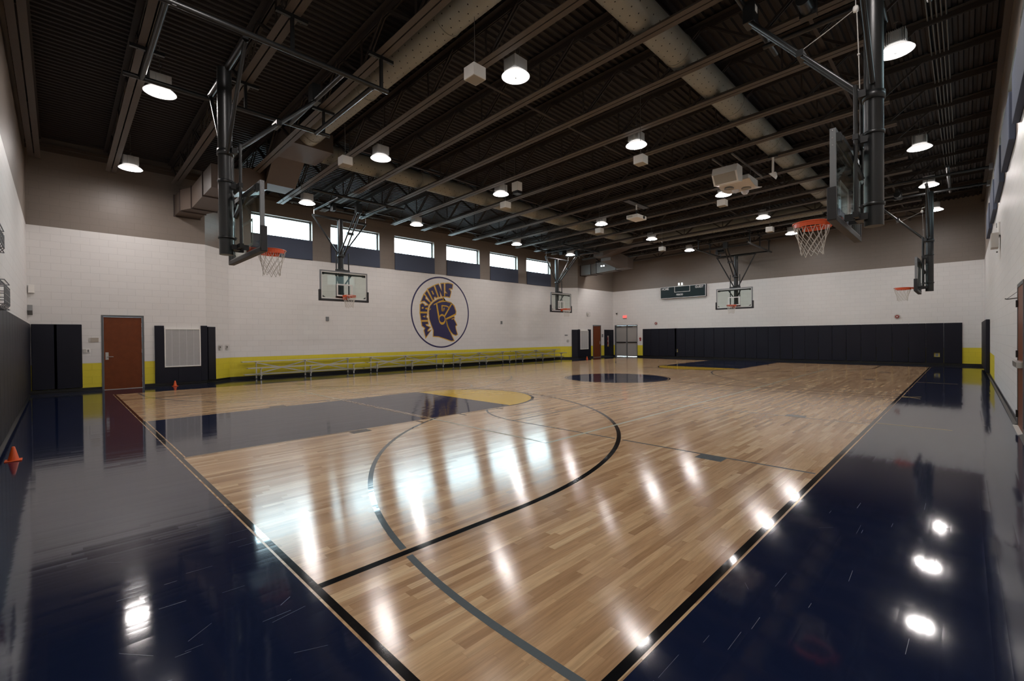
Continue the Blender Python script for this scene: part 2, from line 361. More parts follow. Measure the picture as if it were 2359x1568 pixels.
# ------------------------------------------------------------------ floor with its painted markings
fl = MB(); L = [0.0]+[.0005*k for k in range(1, 9)]
FM = ['navyf','maple','blackf','goldf','greyf','whitef','tape','scuff_glint']
def rect(x0, x1, y0, y1, mi, ly): fl.quad((x0,y0,L[ly]),(x1,y0,L[ly]),(x1,y1,L[ly]),(x0,y1,L[ly]), mi)
def ring(cx, cy, r0, r1, mi, ly, a0=0, a1=360, n=96):
    for k in range(n):
        a, b = math.radians(a0+(a1-a0)*k/n), math.radians(a0+(a1-a0)*(k+1)/n)
        fl.quad((cx+r0*math.cos(a),cy+r0*math.sin(a),L[ly]),(cx+r1*math.cos(a),cy+r1*math.sin(a),L[ly]),(cx+r1*math.cos(b),cy+r1*math.sin(b),L[ly]),(cx+r0*math.cos(b),cy+r0*math.sin(b),L[ly]), mi)
def disc(cx, cy, r, mi, ly, a0=0, a1=360, n=96):
    fl.poly([(cx+r*math.cos(math.radians(a0+(a1-a0)*k/n)), cy+r*math.sin(math.radians(a0+(a1-a0)*k/n)), L[ly]) for k in range(n+(0 if a1-a0 == 360 else 1))], mi)
def segm(x0, y0, x1, y1, wd, mi, ly):
    d = Vector((x1-x0, y1-y0)).normalized(); n = Vector((-d.y, d.x))*wd/2
    fl.quad((x0-n.x,y0-n.y,L[ly]),(x1-n.x,y1-n.y,L[ly]),(x1+n.x,y1+n.y,L[ly]),(x0+n.x,y0+n.y,L[ly]), mi)
fl.box(-18.4, 2.3, -2.3, 28.1, -.15, 0, 0)
rect(-CW-.066, .066, -.060, CL+.060, 1, 1)
for a in ((-CW-.05,.05,-.045,0),(-CW-.05,.05,CL,CL+.045),(-CW-.05,-CW,0,CL),(0,.05,0,CL)): rect(*a, 2, 2)
for fw in (0, 1):
    Y = (lambda y: y) if not fw else (lambda y: CL-y)
    def R_(x0, x1, y0, y1, mi, ly):
        a, b = sorted((Y(y0), Y(y1))); rect(x0, x1, a, b, mi, ly)
    s = -1 if fw else 1
    # lane: black edge, thin wood inlay, navy field
    R_(-HW-1.83, -HW+1.83, .001, 5.79, 2, 2); R_(-HW-1.815, -HW+1.815, .012, 5.775, 1, 3); R_(-HW-1.79, -HW+1.79, .028, 5.76, 0, 4)
    disc(-HW, Y(5.79), 1.83, 2, 2, 0 if not fw else 180, 180 if not fw else 360)
    disc(-HW, Y(5.785), 1.765, 3, 3, 0 if not fw else 180, 180 if not fw else 360)
    R_(-HW-1.80, -HW+1.80, 5.745, 5.79, 2, 5)
    for q in (-1, 1):
        xe = -HW+q*1.83
        a, b = sorted((xe, xe+q*.20))
        R_(a, b, 2.13, 2.44, 2, 3)
        for yy in (3.37, 4.34, 5.31): R_(a, b, yy, yy+.05, 2, 3)
    # three-point line
    ring(-HW, Y(1.60), 5.945, 6.055, 1, 3, 0 if not fw else 180, 180 if not fw else 360, 128); ring(-HW, Y(1.60), 5.97, 6.03, 2, 4, 0 if not fw else 180, 180 if not fw else 360, 128)
    for q in (-1, 1):
        a, b = sorted((-HW+q*5.97, -HW+q*6.03)); R_(a-.025, b+.025, 0, 1.60, 1, 3); R_(a, b, 0, 1.60, 2, 4)
# centre circle and line
ring(-HW, CL/2, 1.77, 1.82, 2, 2); disc(-HW, CL/2, 1.74, 0, 2)
rect(-CW, 0, CL/2-.025, CL/2+.025, 2, 2)
rect(-HW-1.74, -HW+1.74, CL/2-.035, CL/2+.035, 1, 3); rect(-HW-1.74, -HW+1.74, CL/2-.025, CL/2+.025, 0, 4)
# cross courts in grey
for yc in (6.40, 19.26):
    for q in (0, 1):
        X = (lambda x: x) if not q else (lambda x: -CW-x)
        a0, a1 = (90, 270) if not q else (-90, 90)
        ring(X(-.45), yc, 5.90, 5.95, 4, 2, a0, a1, 110)
        for t_ in (-1, 1):
            a, b = sorted((X(0), X(-.45))); rect(a, b, yc+t_*5.925-.025, yc+t_*5.925+.025, 4, 2)
            a, b = sorted((X(-.02), X(-4.57))); rect(a, b, yc+t_*1.83-.02, yc+t_*1.83+.02, 4, 2)
            a, b = sorted((X(-.91), X(-1.22))); y0, y1 = sorted((yc+t_*1.83, yc+t_*2.05)); rect(a, b, y0, y1, 4, 3)
        a, b = sorted((X(-4.57), X(-4.53))); rect(a, b, yc-1.83, yc+1.83, 4, 2)
        ring(X(-4.55), yc, 1.80, 1.84, 4, 2, a0, a1, 60)
# volleyball in pale paint
for x in (-3.0, -12.24): rect(x-.025, x+.025, 3.68, 21.98, 5, 5)
for y in (3.70, 9.72, 15.94, 21.96): rect(-12.24, -3.0, y-.02, y+.02, 5 if y in (9.72, 15.94) else 5, 5)
for y in (3.70, 21.96): rect(-HW-1.80, -HW+1.80, y-.045, y+.045, 1, 6); rect(-HW-1.80, -HW+1.80, y-.022, y+.022, 0, 7)
# scuffs and scratches in the navy, plus painted lamp glints as dashes along strips
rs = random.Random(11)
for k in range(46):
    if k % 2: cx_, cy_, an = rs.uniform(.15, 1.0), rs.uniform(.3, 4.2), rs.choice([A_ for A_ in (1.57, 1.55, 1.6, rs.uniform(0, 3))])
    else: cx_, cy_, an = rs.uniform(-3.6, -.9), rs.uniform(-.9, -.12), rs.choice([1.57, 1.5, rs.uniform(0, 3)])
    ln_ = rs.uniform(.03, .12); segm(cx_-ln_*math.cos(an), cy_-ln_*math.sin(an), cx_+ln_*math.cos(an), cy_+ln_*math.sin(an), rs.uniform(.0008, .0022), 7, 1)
# tape marks by the right wall
segm(.075, 8.467, .968, 8.477, .025, 6, 2); segm(.075, 17.25, .957, 17.205, .025, 6, 2)
segm(.055, 12.96, .39, 12.61, .025, 6, 2); segm(.07, 12.69, .38, 13.03, .025, 6, 3)
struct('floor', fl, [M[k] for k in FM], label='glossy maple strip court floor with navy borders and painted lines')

# ------------------------------------------------------------------ walls
def wallgrid(mb, a0, a1, z0, z1, holes, place, th):
    """flat wall with rectangular openings; place(a, depth, z) -> point; depth 0 is the room face"""
    As = sorted({a0, a1}|{h[0] for h in holes}|{h[1] for h in holes}); Zs = sorted({z0, z1}|{h[2] for h in holes}|{h[3] for h in holes})
    hole = lambda a, z: any(h[0] < a < h[1] and h[2] < z < h[3] for h in holes)
    for i in range(len(As)-1):
        for j in range(len(Zs)-1):
            if hole((As[i]+As[i+1])/2, (Zs[j]+Zs[j+1])/2): continue
            for d in (0, th): mb.quad(place(As[i],d,Zs[j]),place(As[i+1],d,Zs[j]),place(As[i+1],d,Zs[j+1]),place(As[i],d,Zs[j+1]))
    for (h0, h1, k0, k1) in holes:
        for (p, q) in (((h0,k0),(h1,k0)),((h1,k0),(h1,k1)),((h1,k1),(h0,k1)),((h0,k1),(h0,k0))):
            mb.quad(place(p[0],0,p[1]),place(q[0],0,q[1]),place(q[0],th,q[1]),place(p[0],th,p[1]))
    for (p, q) in (((a0,z0),(a1,z0)),((a1,z0),(a1,z1)),((a1,z1),(a0,z1)),((a0,z1),(a0,z0))):
        mb.quad(place(p[0],0,p[1]),place(q[0],0,q[1]),place(q[0],th,q[1]),place(p[0],th,p[1]))
TH = .30
WY = [(4.06,6.31)]+[(7.075+3.015*k, 9.315+3.015*k) for k in range(5)]
WZ = (5.46, 6.26)
wl = MB()
wallgrid(wl, YN-TH, CA, 0, ZT, [(-.19,.80,0,2.235)], lambda a,d,z: (XL-d,a,z), TH)
wallgrid(wl, CB, CD, 0, ZT, [(a,b,WZ[0],WZ[1]) for a,b in WY], lambda a,d,z: (XW-d,a,z), TH)
wallgrid(wl, CE, YF+TH, 0, ZT, [(24.91,25.90,0,2.235)], lambda a,d,z: (XL-d,a,z), TH)
def chpt(p, q, nrm): return lambda a,d,z: (p[0]+(q[0]-p[0])*a+nrm[0]*d, p[1]+(q[1]-p[1])*a+nrm[1]*d, z)
wallgrid(wl, 0, 1, 0, ZT, [], chpt((XL,CA),(XW,CB),(-.74,-.67)), TH)
wallgrid(wl, 0, 1, 0, ZT, [], chpt((XW,CD),(XL,CE),(-.74,.67)), TH)
struct('wall_left', wl, M['wall'], label='long block wall with a row of high windows')
wr = MB(); wallgrid(wr, YN-TH, YF+TH, 0, ZT, [(a,b,WZ[0],WZ[1]) for a,b in WY[1:]]+[(8.62,9.66,0,2.235)], lambda a,d,z: (XR+d,a,z), TH)
struct('wall_right', wr, M['wall'], label='right-hand white block wall')
wn_ = MB(); wallgrid(wn_, XL-TH, XR+TH, 0, ZT, [], lambda a,d,z: (a,YN-d,z), TH); struct('wall_near', wn_, M['wall'])
wf = MB(); wallgrid(wf, XL-TH, XR+TH, 0, ZT, [(-16.90,-15.07,0,2.25)], lambda a,d,z: (a,YF+d,z), TH); struct('wall_far', wf, M['wall'], label='far block wall with navy pads and scoreboard')

# ceiling: fluted roof deck on a slight slope, ribs running along Y
dk = MB(); x = -18.2; pr_ = []
while x < 2.2:
    for dx, dz in ((0,0),(.055,0),(.075,.045),(.135,.045)): pr_.append((x+dx, zd(x+dx)+dz))
    x += .155
for k in range(len(pr_)-1):
    (xa, za), (xb, zb_) = pr_[k], pr_[k+1]
    dk.quad((xa,-2.0,za),(xb,-2.0,zb_),(xb,27.8,zb_),(xa,27.8,za))
dk.quad((-18.2,-2.0,zd(-18.2)+.09),(2.3,-2.0,zd(2.3)+.09),(2.3,27.8,zd(2.3)+.09),(-18.2,27.8,zd(-18.2)+.09))
struct('ceiling', dk, M['deck'], label='dark fluted metal roof deck')
tm = MB(); tm.box(XW, XW+.10, CB, CD, 6.90, 6.98); tm.box(XW, XW+.02, CB, CD, 6.80, 6.90); struct('trim_1', tm, M['joist'], label='ledger angle above the left windows')
tm = MB(); tm.box(XL, XL+.10, YN, CA, 6.88, 6.96); tm.box(XL, XL+.02, YN, CA, 6.76, 6.88); struct('trim_2', tm, M['joist'], label='ledger angle in the near left corner')
tm = MB(); tm.box(XL, XL+.10, CE, YF, 6.88, 6.96); struct('trim_3', tm, M['joist'])
tm = MB(); tm.box(XR-.10, XR, YN, YF, 7.20, 7.28); struct('trim_4', tm, M['joist'])
# baseboards: black vented base, foot on the floor
def base(mb, p, q, nrm, h=.105, t_=.012, foot=.05):
    p, q, n = Vector((*p,0)), Vector((*q,0)), Vector((*nrm,0))
    mb.prism([p, p+n*foot, p+n*foot+Vector((0,0,.012)), p+n*t_+Vector((0,0,.03)), p+n*t_+Vector((0,0,h)), p+Vector((0,0,h))], q-p)
bb = MB()
for a, b in ((YN,-.19),(.80,CA)): base(bb, (XL,a), (XL,b), (1,0))
base(bb, (XL,CA), (XW,CB), (.74,.67)); base(bb, (XW,CB), (XW,CD), (1,0)); base(bb, (XW,CD), (XL,CE), (.74,-.67))
for a, b in ((CE,24.91),(25.90,YF)): base(bb, (XL,a), (XL,b), (1,0))
struct('baseboard_left', bb, M['vinyl'])
bb = MB(); base(bb, (XR,9.66), (XR,YF), (-1,0)); base(bb, (XR,YN), (XR,8.62), (-1,0)); struct('baseboard_right', bb, M['vinyl'])
bb = MB(); base(bb, (XL,YN), (XR,YN), (0,1)); struct('baseboard_near', bb, M['vinyl'])
bb = MB(); base(bb, (XL,YF), (-16.90,YF), (0,-1)); base(bb, (-15.07,YF), (XR,YF), (0,-1)); struct('baseboard_far', bb, M['vinyl'])

# ------------------------------------------------------------------ windows
def window(n, side, a, b):
    sg = 1 if side == 'left' else -1; xf = XW if side == 'left' else XR
    root = sempty('window_%d' % n, 'high strip window, %s from the near end of the %s wall' % (ORD[(n-1) % 6], side))
    root.location = (xf-sg*.20, a, WZ[0])
    X = lambda q: tuple(sorted((-sg*.04*(1-q), sg*.04*q)))
    fr = MB(); t_ = .055; wdt, h = b-a, WZ[1]-WZ[0]
    for y0,y1,z0,z1 in ((0,t_,0,h),(wdt-t_,wdt,0,h),(t_,wdt-t_,0,t_),(t_,wdt-t_,h-t_,h)): fr.box(-.03,.03,y0,y1,z0,z1)
    obj('window_frame', fr, M['winframe'], root)
    gl = MB(); gl.quad((0,t_,t_),(0,wdt-t_,t_),(0,wdt-t_,h-t_),(0,t_,h-t_)); obj('window_glass', gl, M['wg'], root)
for i, (a, b) in enumerate(WY): window(i+1, 'left', a, b)
for i, (a, b) in enumerate(WY[1:]): window(i+7, 'right', a, b)
# navy cloth panels below the windows
pan = MB(); pan.box(0, .04, 0, 2.24, 0, WZ[0]-4.675, 0, .006); pm = pan.mesh('acoustic_panel', [M['panel']])
for i, (a, b) in enumerate(WY):
    o = obj('acoustic_panel', pm, M['panel']); o.location = (XW+.002, a, 4.675)
    tag(o, 'navy cloth panel below the %s left-wall window from the near end' % ORD[i], 'wall panel', 'navy panels under the left windows')
for i, (a, b) in enumerate(WY[1:]):
    o = obj('acoustic_panel', pm, M['panel']); o.location = (XR-.085, a, 4.675); o.scale = (2.05, 1, 1)
    tag(o, 'thick navy panel high on the right wall, %s counted from the camera' % ORD[i], 'wall panel', 'navy panels under the right windows')

# ------------------------------------------------------------------ joists
JY = [9.2+1.5265*k for k in range(-7, 12)]
X0, X1 = -16.42, -.10; PP = [-14.57+1.87*k for k in range(8)]
DP = .745                                       # joist depth
bc = MB(); tcm = MB()
for s in (-1, 1):
    for mb, z, up, xa, xb in ((bc, 0, 1, X0, X1), (tcm, DP-.012, -1, -17.75, 1.68)):
        y0, y1 = sorted((s*.012, s*.118)); zz = lambda x: zb(x)-zb(0)+z
        mb.obox((xa,(y0+y1)/2,zz(xa)+.005),(xb,(y0+y1)/2,zz(xb)+.005),.106,.010)
        mb.obox((xa,s*.018,zz(xa)+up*.055),(xb,s*.018,zz(xb)+up*.055),.010,.10)
bcm = bc.mesh('bottom_chord', [M['joist']]); tcmm = tcm.mesh('top_chord', [M['web']])
webs = []
for x in PP:
    z = zb(x)-zb(0)
    for d in (-1, 1):
        xe = x+d*.93
        mb = MB()
        for s in (-1, 1): mb.obox((x+d*.04,s*.03,z+.03),(xe-d*.03,s*.03,zb(xe)-zb(0)+DP-.04),.022,.042)
        webs.append(('web_diagonal', mb.mesh('web_diagonal', [M['web']])))
    mb = MB().obox((x,0,z+.02),(x,0,z+DP-.02),.03,.03); webs.append(('web_vertical', mb.mesh('web_vertical', [M['web']])))
for d, x in ((1, X0+.35), (-1, X1-.25)):
    xe = x-d*.85; mb = MB().obox((x,0,zb(x)-zb(0)+.03),(xe,0,zb(xe)-zb(0)+DP-.04),.03,.045); webs.append(('web_diagonal', mb.mesh('web_diagonal', [M['web']])))
    xe = x+d*.9; mb = MB().obox((x,0,zb(x)-zb(0)+.03),(xe,0,zb(xe)-zb(0)+DP-.04),.03,.045); webs.append(('web_diagonal', mb.mesh('web_diagonal', [M['web']])))
jroot = None
for i, y in enumerate(JY):
    lab = 'brown steel roof joist spanning the gym, %s from the %s wall' % (ORD[i] if i < 10 else ORD[18-i], 'near' if i < 10 else 'far')
    if jroot is None:
        jroot = thing('roof_joist', lab, 'roof joist', 'steel roof joists', (0, y, zb(0)))
        obj('bottom_chord', bcm, M['joist'], jroot); obj('top_chord', tcmm, M['web'], jroot)
        for nm, me in webs: obj(nm, me, M['web'], jroot)
    else: dup(jroot, (0, y, zb(0)), lab)
# bridging bars along Y on top of the chords
for x, nm in ((-.75,'nearest the right wall'),(-5.9,'second from the right wall'),(-10.6,'second from the left windows'),(-15.7,'nearest the left windows')):
    ya, yb = (YN+.02, YF-.02) if x > -1 else (JY[4], JY[15])
    mb = MB().box(x-.03, x+.03, ya, yb, zb(x)+.115, zb(x)+.125).box(x-.03, x-.024, ya, yb, zb(x)+.125, zb(x)+.18)
    tag(obj('bridging_bar', mb, M['web']), 'long brown bridging angle across the joists, %s' % nm, 'bridging', 'joist bridging bars')
# conduits under the deck by the right wall
for k in range(5):
    x = .60+.065*k; z = zd(x)-.05
    mb = MB().tube([(x,-1.6,z),(x,22.0,z)], .014, 6)
    tag(obj('conduit', mb, M['conduit']), 'thin grey conduit under the deck near the right wall, %s of five from the left' % ORD[k], 'conduit', 'parallel conduits under the deck')

# ------------------------------------------------------------------ ducts
def round_duct(name, p, q, r, label, cuts):
    p, q = Vector(p), Vector(q); ln = (q-p).length; d = (q-p).normalized()
    root = thing(name, label, 'duct', 'round perforated ducts', p)
    m = MB().tube([(0,0,0), (q-p)], r, 40); obj('duct_shell', m, M['duct'], root)
    sd = d.cross(Vector((0,0,1))).normalized(); up = sd.cross(d).normalized()
    h = MB(); n = int(ln/.22)
    for k in range(n):
        for row, ang in enumerate((-62,-34,-12,12,34,62)):
            t_ = (k+.5+(.5 if row % 2 else 0))*ln/n
            if t_ > ln-.1: continue
            a = math.radians(ang-90); nr = sd*math.cos(a)+up*math.sin(a); tg = d.cross(nr)
            c = d*t_+nr*(r+.0015); rr = .013
            h.poly([c+d*rr*math.cos(j*math.pi/4)+tg*rr*math.sin(j*math.pi/4) for j in range(8)])
    hp = obj('air_holes', h, M['hole'], root); hp['kind'] = 'stuff'
    for t_ in cuts:
        m = MB().tube([d*(t_-.02), d*(t_+.02)], r+.012, 40); obj('duct_seam', m, M['duct'], root)
    return root
DR = .28
round_duct('spiral_duct', (-2.84,4.05,7.0), (-2.84,21.75,7.0), DR, 'long round perforated duct running away above the right side of the court', [.5+2.9*k for k in range(6)])
round_duct('spiral_duct', (-12.1,4.37,6.86), (-12.1,21.4,6.86), DR, 'long round perforated duct running away beside the left windows', [.4+2.9*k for k in range(6)])
round_duct('spiral_duct', (-11.27,3.69,6.90), (-3.2,3.69,6.96), DR, 'round perforated duct crossing the gym at the near end', [.3,3.2,6.1])
round_duct('spiral_duct', (-11.0,22.1,6.84), (-3.2,22.1,6.90), DR, 'round perforated duct crossing the gym at the far end', [.3,3.2,6.1])
for (ya, yb, nm) in ((3.69,4.05,'near'),(22.1,21.75,'far')):
    s = 1 if yb > ya else -1
    m = MB().tube([(-3.2,ya,6.96),(-3.02,ya+s*.03,6.97),(-2.90,ya+s*.13,6.99),(-2.84,yb,7.0)], DR-.005, 32)
    tag(obj('duct_elbow', m, M['duct']), 'round duct elbow joining two ducts at the %s right of the ceiling' % nm, 'duct elbow')
def plenum(mir, nm):
    Y = (lambda y: 25.79-y) if mir else (lambda y: y)
    root = thing('rectangular_duct', 'brown rectangular duct trunk stepping out of the %s left corner wall' % nm, 'duct', None, (XL, Y(1.95), 5.5))
    o0 = Vector(root.location)
    def seg(name, secs, mat=M['plenum']):
        mb = MB(); vs = []
        for (x, y0, y1, z0, z1) in secs:
            a, b = sorted((Y(y0), Y(y1))); vs += [Vector(q)-o0 for q in ((x,a,z0),(x,b,z0),(x,b,z1),(x,a,z1))]
        fs = [(0,1,2,3), tuple(len(vs)-4+k for k in (3,2,1,0))]
        for i in range(len(secs)-1):
            for k in range(4): fs.append((i*4+k, i*4+(k+1) % 4, i*4+4+(k+1) % 4, i*4+4+k))
        mb.add(vs, fs); return obj(name, mb, mat, root)
    seg('duct_section', [(-17.018,1.62,2.29,5.50,6.14),(-16.19,1.64,2.29,5.50,6.14)])
    seg('duct_section', [(-16.16,1.64,2.29,5.50,6.14),(-15.62,1.84,2.48,5.50,6.14)])
    seg('duct_section', [(-15.59,1.84,2.48,5.50,6.14),(-14.18,1.86,2.50,5.56,6.20)])
    seg('duct_section', [(-14.15,1.86,2.50,5.56,6.20),(-13.30,1.88,2.52,5.60,6.24)])
    for x, y0, y1, z in ((-16.999,1.62,2.29,5.50),(-16.175,1.64,2.29,5.50),(-15.605,1.84,2.48,5.50),(-14.165,1.86,2.50,5.56)):
        seg('flange', [(x-.018,y0-.03,y1+.03,z-.03,z+.67),(x+.018,y0-.03,y1+.03,z-.03,z+.67)], M['flange'])
    # riser and sloped transition to the round ducts
    def block(name, pts, mat=M['plenum']):
        mb = MB(); vs = [Vector((x, Y(y), z))-o0 for x, y, z in pts]
        mb.add(vs, [(0,1,2,3),(7,6,5,4),(0,4,5,1),(1,5,6,2),(2,6,7,3),(3,7,4,0)]); obj(name, mb, mat, root)
    block('riser', [(-14.0,2.52,5.60),(-13.3,2.52,5.60),(-13.3,2.52,6.24),(-14.0,2.52,6.24),(-14.6,3.45,6.02),(-13.9,3.45,6.02),(-13.9,3.45,6.75),(-14.6,3.45,6.75)])
    block('elbow', [(-14.6,3.45,6.20),(-14.6,4.2,6.20),(-14.6,4.2,6.9),(-14.6,3.45,6.9),(-13.86,3.45,6.20),(-13.86,4.2,6.20),(-13.86,4.2,6.95),(-13.86,3.45,6.95)])
    block('sloped_transition', [(-13.86,3.40,6.20),(-13.86,4.25,6.20),(-13.86,4.25,7.0),(-13.86,3.40,7.0),(-12.55,3.22,6.60),(-12.55,4.05,6.60),(-12.55,4.05,7.1),(-12.55,3.22,7.1)])
    block('junction_box', [(-12.55,3.22,6.60),(-12.55,4.36,6.60),(-12.55,4.36,7.1),(-12.55,3.22,7.1),(-11.28,3.22,6.60),(-11.28,4.36,6.60),(-11.28,4.36,7.1),(-11.28,3.22,7.1)])
plenum(False, 'near'); plenum(True, 'far')

# ------------------------------------------------------------------ high-bay lamps
def lamp_meshes():
    h = MB()
    h.prism([(.17*math.cos(math.radians(a)), .17*math.sin(math.radians(a)), .10) for a in (25,65,115,155,205,245,295,335)], (0,0,.20))
    for k in range(-5, 6): h.box(k*.028-.004, k*.028+.004, -.168, .168, .09, .31)
    h.box(-.10,.10,-.05,.05,.29,.33)
    sh = MB().lathe([(.10,.10),(.16,.085),(.235,.03),(.262,.0),(.268,-.006),(.262,-.010),(.248,.0),(.20,.03),(.10,.07)], 40)
    ln = MB().lathe([(.0005,-.022),(.05,-.026),(.12,-.024),(.20,-.016),(.249,-.004)], 40)
    hb = MB().lathe([(.0005,-.036),(.02,-.035),(.024,-.026)], 20)
    rod = MB().tube([(0,0,.32),(0,0,.945)], .006, 6).tube([(.02,0,.33),(.10,.02,.42),(.07,.03,.50),(0,0,.54)], .004, 5)
    rod.box(-.03,.03,-.012,.012,.51,.53)
    return [('ballast_housing', h, M['ballast']), ('reflector', sh, M['refl']), ('lens', ln, M['lens']), ('lens_hub', hb, M['ballast']), ('hanger_rod', rod, M['conduit'])]
LX = [-15.13, -10.01, -4.92, .23]; LY = [.37, 5.10, 9.56, 15.55, 20.0, 24.4]
lroot = None
cols = ['nearest the left windows','second from the left windows','second from the right wall','nearest the right wall']
for i, x in enumerate(LX):
    for j, y in enumerate(LY):
        z = 6.2+.0208*(x+15.1)
        lab = 'lit round high-bay lamp, lengthwise row %s, %s from the near end' % (cols[i], ORD[j])
        if lroot is None:
            lroot = thing('high_bay_lamp', lab, 'ceiling lamp', 'high-bay lamps', (x,y,z))
            for nm, mb, m in lamp_meshes(): obj(nm, mb, m, lroot)
        else: dup(lroot, (x,y,z), lab)
# hanging white speakers
spk = None
SP = [(-4.46, 3.69), (-9.37, 3.81), (-4.42, 8.88), (-9.34, 9.12), (-4.4, 14.02), (-9.3, 14.35), (-4.46, 19.24), (-9.37, 19.83)]
for i, (x, y) in enumerate(SP):
    rodm = MB().tube([(0,0,.10),(0,0,zd(x)-5.705 if y > 4.2 else .915)], .006, 6).tube([(-.08,0,.10),(0,0,.2),(.08,0,.10)], .003, 4)
    lab = 'white cube speaker hanging under the joists, %s row, %s from the near end' % ('right' if x > -6 else 'left', ORD[i//2])
    if spk is None:
        spk = thing('hanging_speaker', lab, 'speaker', 'white hanging speakers', (x,y,5.7))
        obj('cabinet', MB().box(-.126,.126,-.126,.126,-.095,.10,0,.006), M['white'], spk)
        obj('speaker_grille', MB().box(-.112,.112,-.112,.112,-.10,-.094), M['grille'], spk)
        obj('hanger_rod', rodm, M['conduit'], spk)
    else:
        q = dup(spk, (x,y,5.7), lab)
        for c_ in q.children:
            if c_.name.startswith('hanger_rod'): c_.data = rodm.mesh('hanger_rod', [M['conduit']])

# ------------------------------------------------------------------ basketball backstops
def backstop_common():
    """parts shared by all six: local frame, board plane y=0, +Y towards the court, origin on the floor"""
    out = []
    g = MB().box(-.875,.875,-.007,.005,2.935,3.935)
    sq = MB()
    for x0,x1,z0,z1 in ((-.305,.305,3.05,3.10),(-.305,.305,3.455,3.505),(-.305,-.255,3.10,3.455),(.255,.305,3.10,3.455)): sq.box(x0,x1,.0055,.0075,z0,z1)
    bl = MB()
    for x0,x1,z0,z1 in ((-.875,.875,2.935,2.975),(-.875,.875,3.90,3.935),(-.875,-.845,2.975,3.90),(.845,.875,2.975,3.90)): bl.box(x0,x1,.0055,.0075,z0,z1)
    cnr = MB()
    for s in (-1, 1): cnr.prism([(s*.83,.008,2.99),(s*.72,.008,2.99),(s*.83,.008,3.06)], (0,.002,0))
    out.append(('backboard_glass', g, 'bg', [('target_square', sq, 'whiteline'), ('border_line', bl, 'whiteline'), ('corner_mark', cnr, 'dark')]))
    f = MB()
    for x0,x1,z0,z1 in ((-.915,.915,3.93,3.975),(-.915,-.87,2.90,3.93),(.87,.915,2.90,3.93),(-.87,.87,2.895,2.94)): f.box(x0,x1,-.05,.012,z0,z1)
    bolts = MB()
    for s in (-1, 1):
        for z in (3.95,3.86,3.77): bolts.box(s*.915-.003,s*.915+.003,-.026,-.012,z-.007,z+.007)
    out.append(('board_frame', f, 'greysteel', [('frame_bolts', bolts, 'steel')]))
    tb = MB().box(-.80,.80,-.11,-.05,3.84,3.90)
    for s in (-1, 1): tb.box(s*.80-.06,s*.80+.06,-.09,-.045,3.82,3.93)
    out.append(('board_support_bar', tb, 'blackmetal', []))
    pd = MB().box(-.955,.955,-.06,.035,2.855,2.925,0,.008)
    for s in (-1, 1): pd.box(s*.925-.035,s*.925+.035,-.06,.035,2.86,3.26,0,.008)
    out.append(('board_padding', pd, 'blackpad', []))
    r = MB(); cy = .385
    r.tube([(.229*math.cos(a*math.pi/24), cy+.229*math.sin(a*math.pi/24), 3.05) for a in range(48)], .0105, 8, closed=True)
    fla = MB()
    for k in range(-4, 20):                         # flange plates under the sides and rear of the ring
        a, b = math.pi*(1.0+k/16-.02), math.pi*(1.0+(k+1)/16-.02)
        if 6 < k < 9: continue
        for ra, rb, z0, z1 in ((.236,.236,2.985,3.045),):
            fla.quad((ra*math.cos(a),cy+ra*math.sin(a),z0),(ra*math.cos(b),cy+ra*math.sin(b),z0),(ra*math.cos(b),cy+ra*math.sin(b),z1),(ra*math.cos(a),cy+ra*math.sin(a),z1))
    nk = MB().prism([(-.07,.03,3.055),(.07,.03,3.055),(.10,.19,3.055),(-.10,.19,3.055)], (0,0,-.012)).box(-.07,.07,.008,.035,2.92,3.06)
    nk.prism([(-.055,.03,2.93),(-.055,.16,3.03),(-.055,.03,3.03)], (.006,0,0)).prism([(.055,.03,2.93),(.055,.16,3.03),(.055,.03,3.03)], (-.006,0,0))
    out.append(('rim', r, 'orange', [('rim_flange', fla, 'orange'), ('rim_bracket', nk, 'orange')]))
    n = MB(); lv = [(3.045,.226),(2.90,.195),(2.82,.168),(2.745,.150),(2.675,.140),(2.61,.140)]
    rnd = random.Random(3)
    pt = lambda k, i: (lambda z, q: (q*math.cos(2*math.pi*(i+.5*(k % 2))/12), cy+q*math.sin(2*math.pi*(i+.5*(k % 2))/12), z+(rnd.Random if False else 0)))(lv[k][0]-(.02*math.sin(i*1.7) if k == 5 else 0), lv[k][1])
    for k in range(5):
        for i in range(12):
            if k == 0:
                for dd in (-.12, .12):
                    a = 2*math.pi*(i+dd)/12; n.tube([(lv[0][1]*math.cos(a), cy+lv[0][1]*math.sin(a), 3.04), pt(1, i if dd > 0 else i-1)], .0042, 4)
            else:
                j = i+1 if k % 2 else i-1
                n.tube([pt(k, i), pt(k+1, i)], .0042, 4); n.tube([pt(k, i), pt(k+1, j)], .0042, 4)
    out.append(('net', n, 'net', []))
    ad = MB()
    for s in (-1, 1): ad.tube([(s*.24,-.15,2.99),(s*.24,-.15,4.70)], .024, 10)
    ch_ = []
    for z in (3.03, 4.03): ch_.append(('adjuster_crossbar', MB().box(-.27,.27,-.18,-.12,z-.035,z+.035), 'blackmetal'))
    for s in (-1, 1):
        ch_.append(('board_strut', MB().obox((s*.30,-.07,3.86),(s*.10,-.20,3.50),.04,.05), 'blackmetal'))
        ch_.append(('board_mount', MB().box(s*.15-.03,s*.15+.03,-.13,-.02,2.98,3.06), 'blackmetal'))
    for z in (2.98, 3.99): ch_.append(('adjuster_link', MB().box(-.09,.09,-.30,-.12,z,z+.085), 'blackmetal'))
    out.append(('height_adjuster', ad, 'blackmetal', ch_))
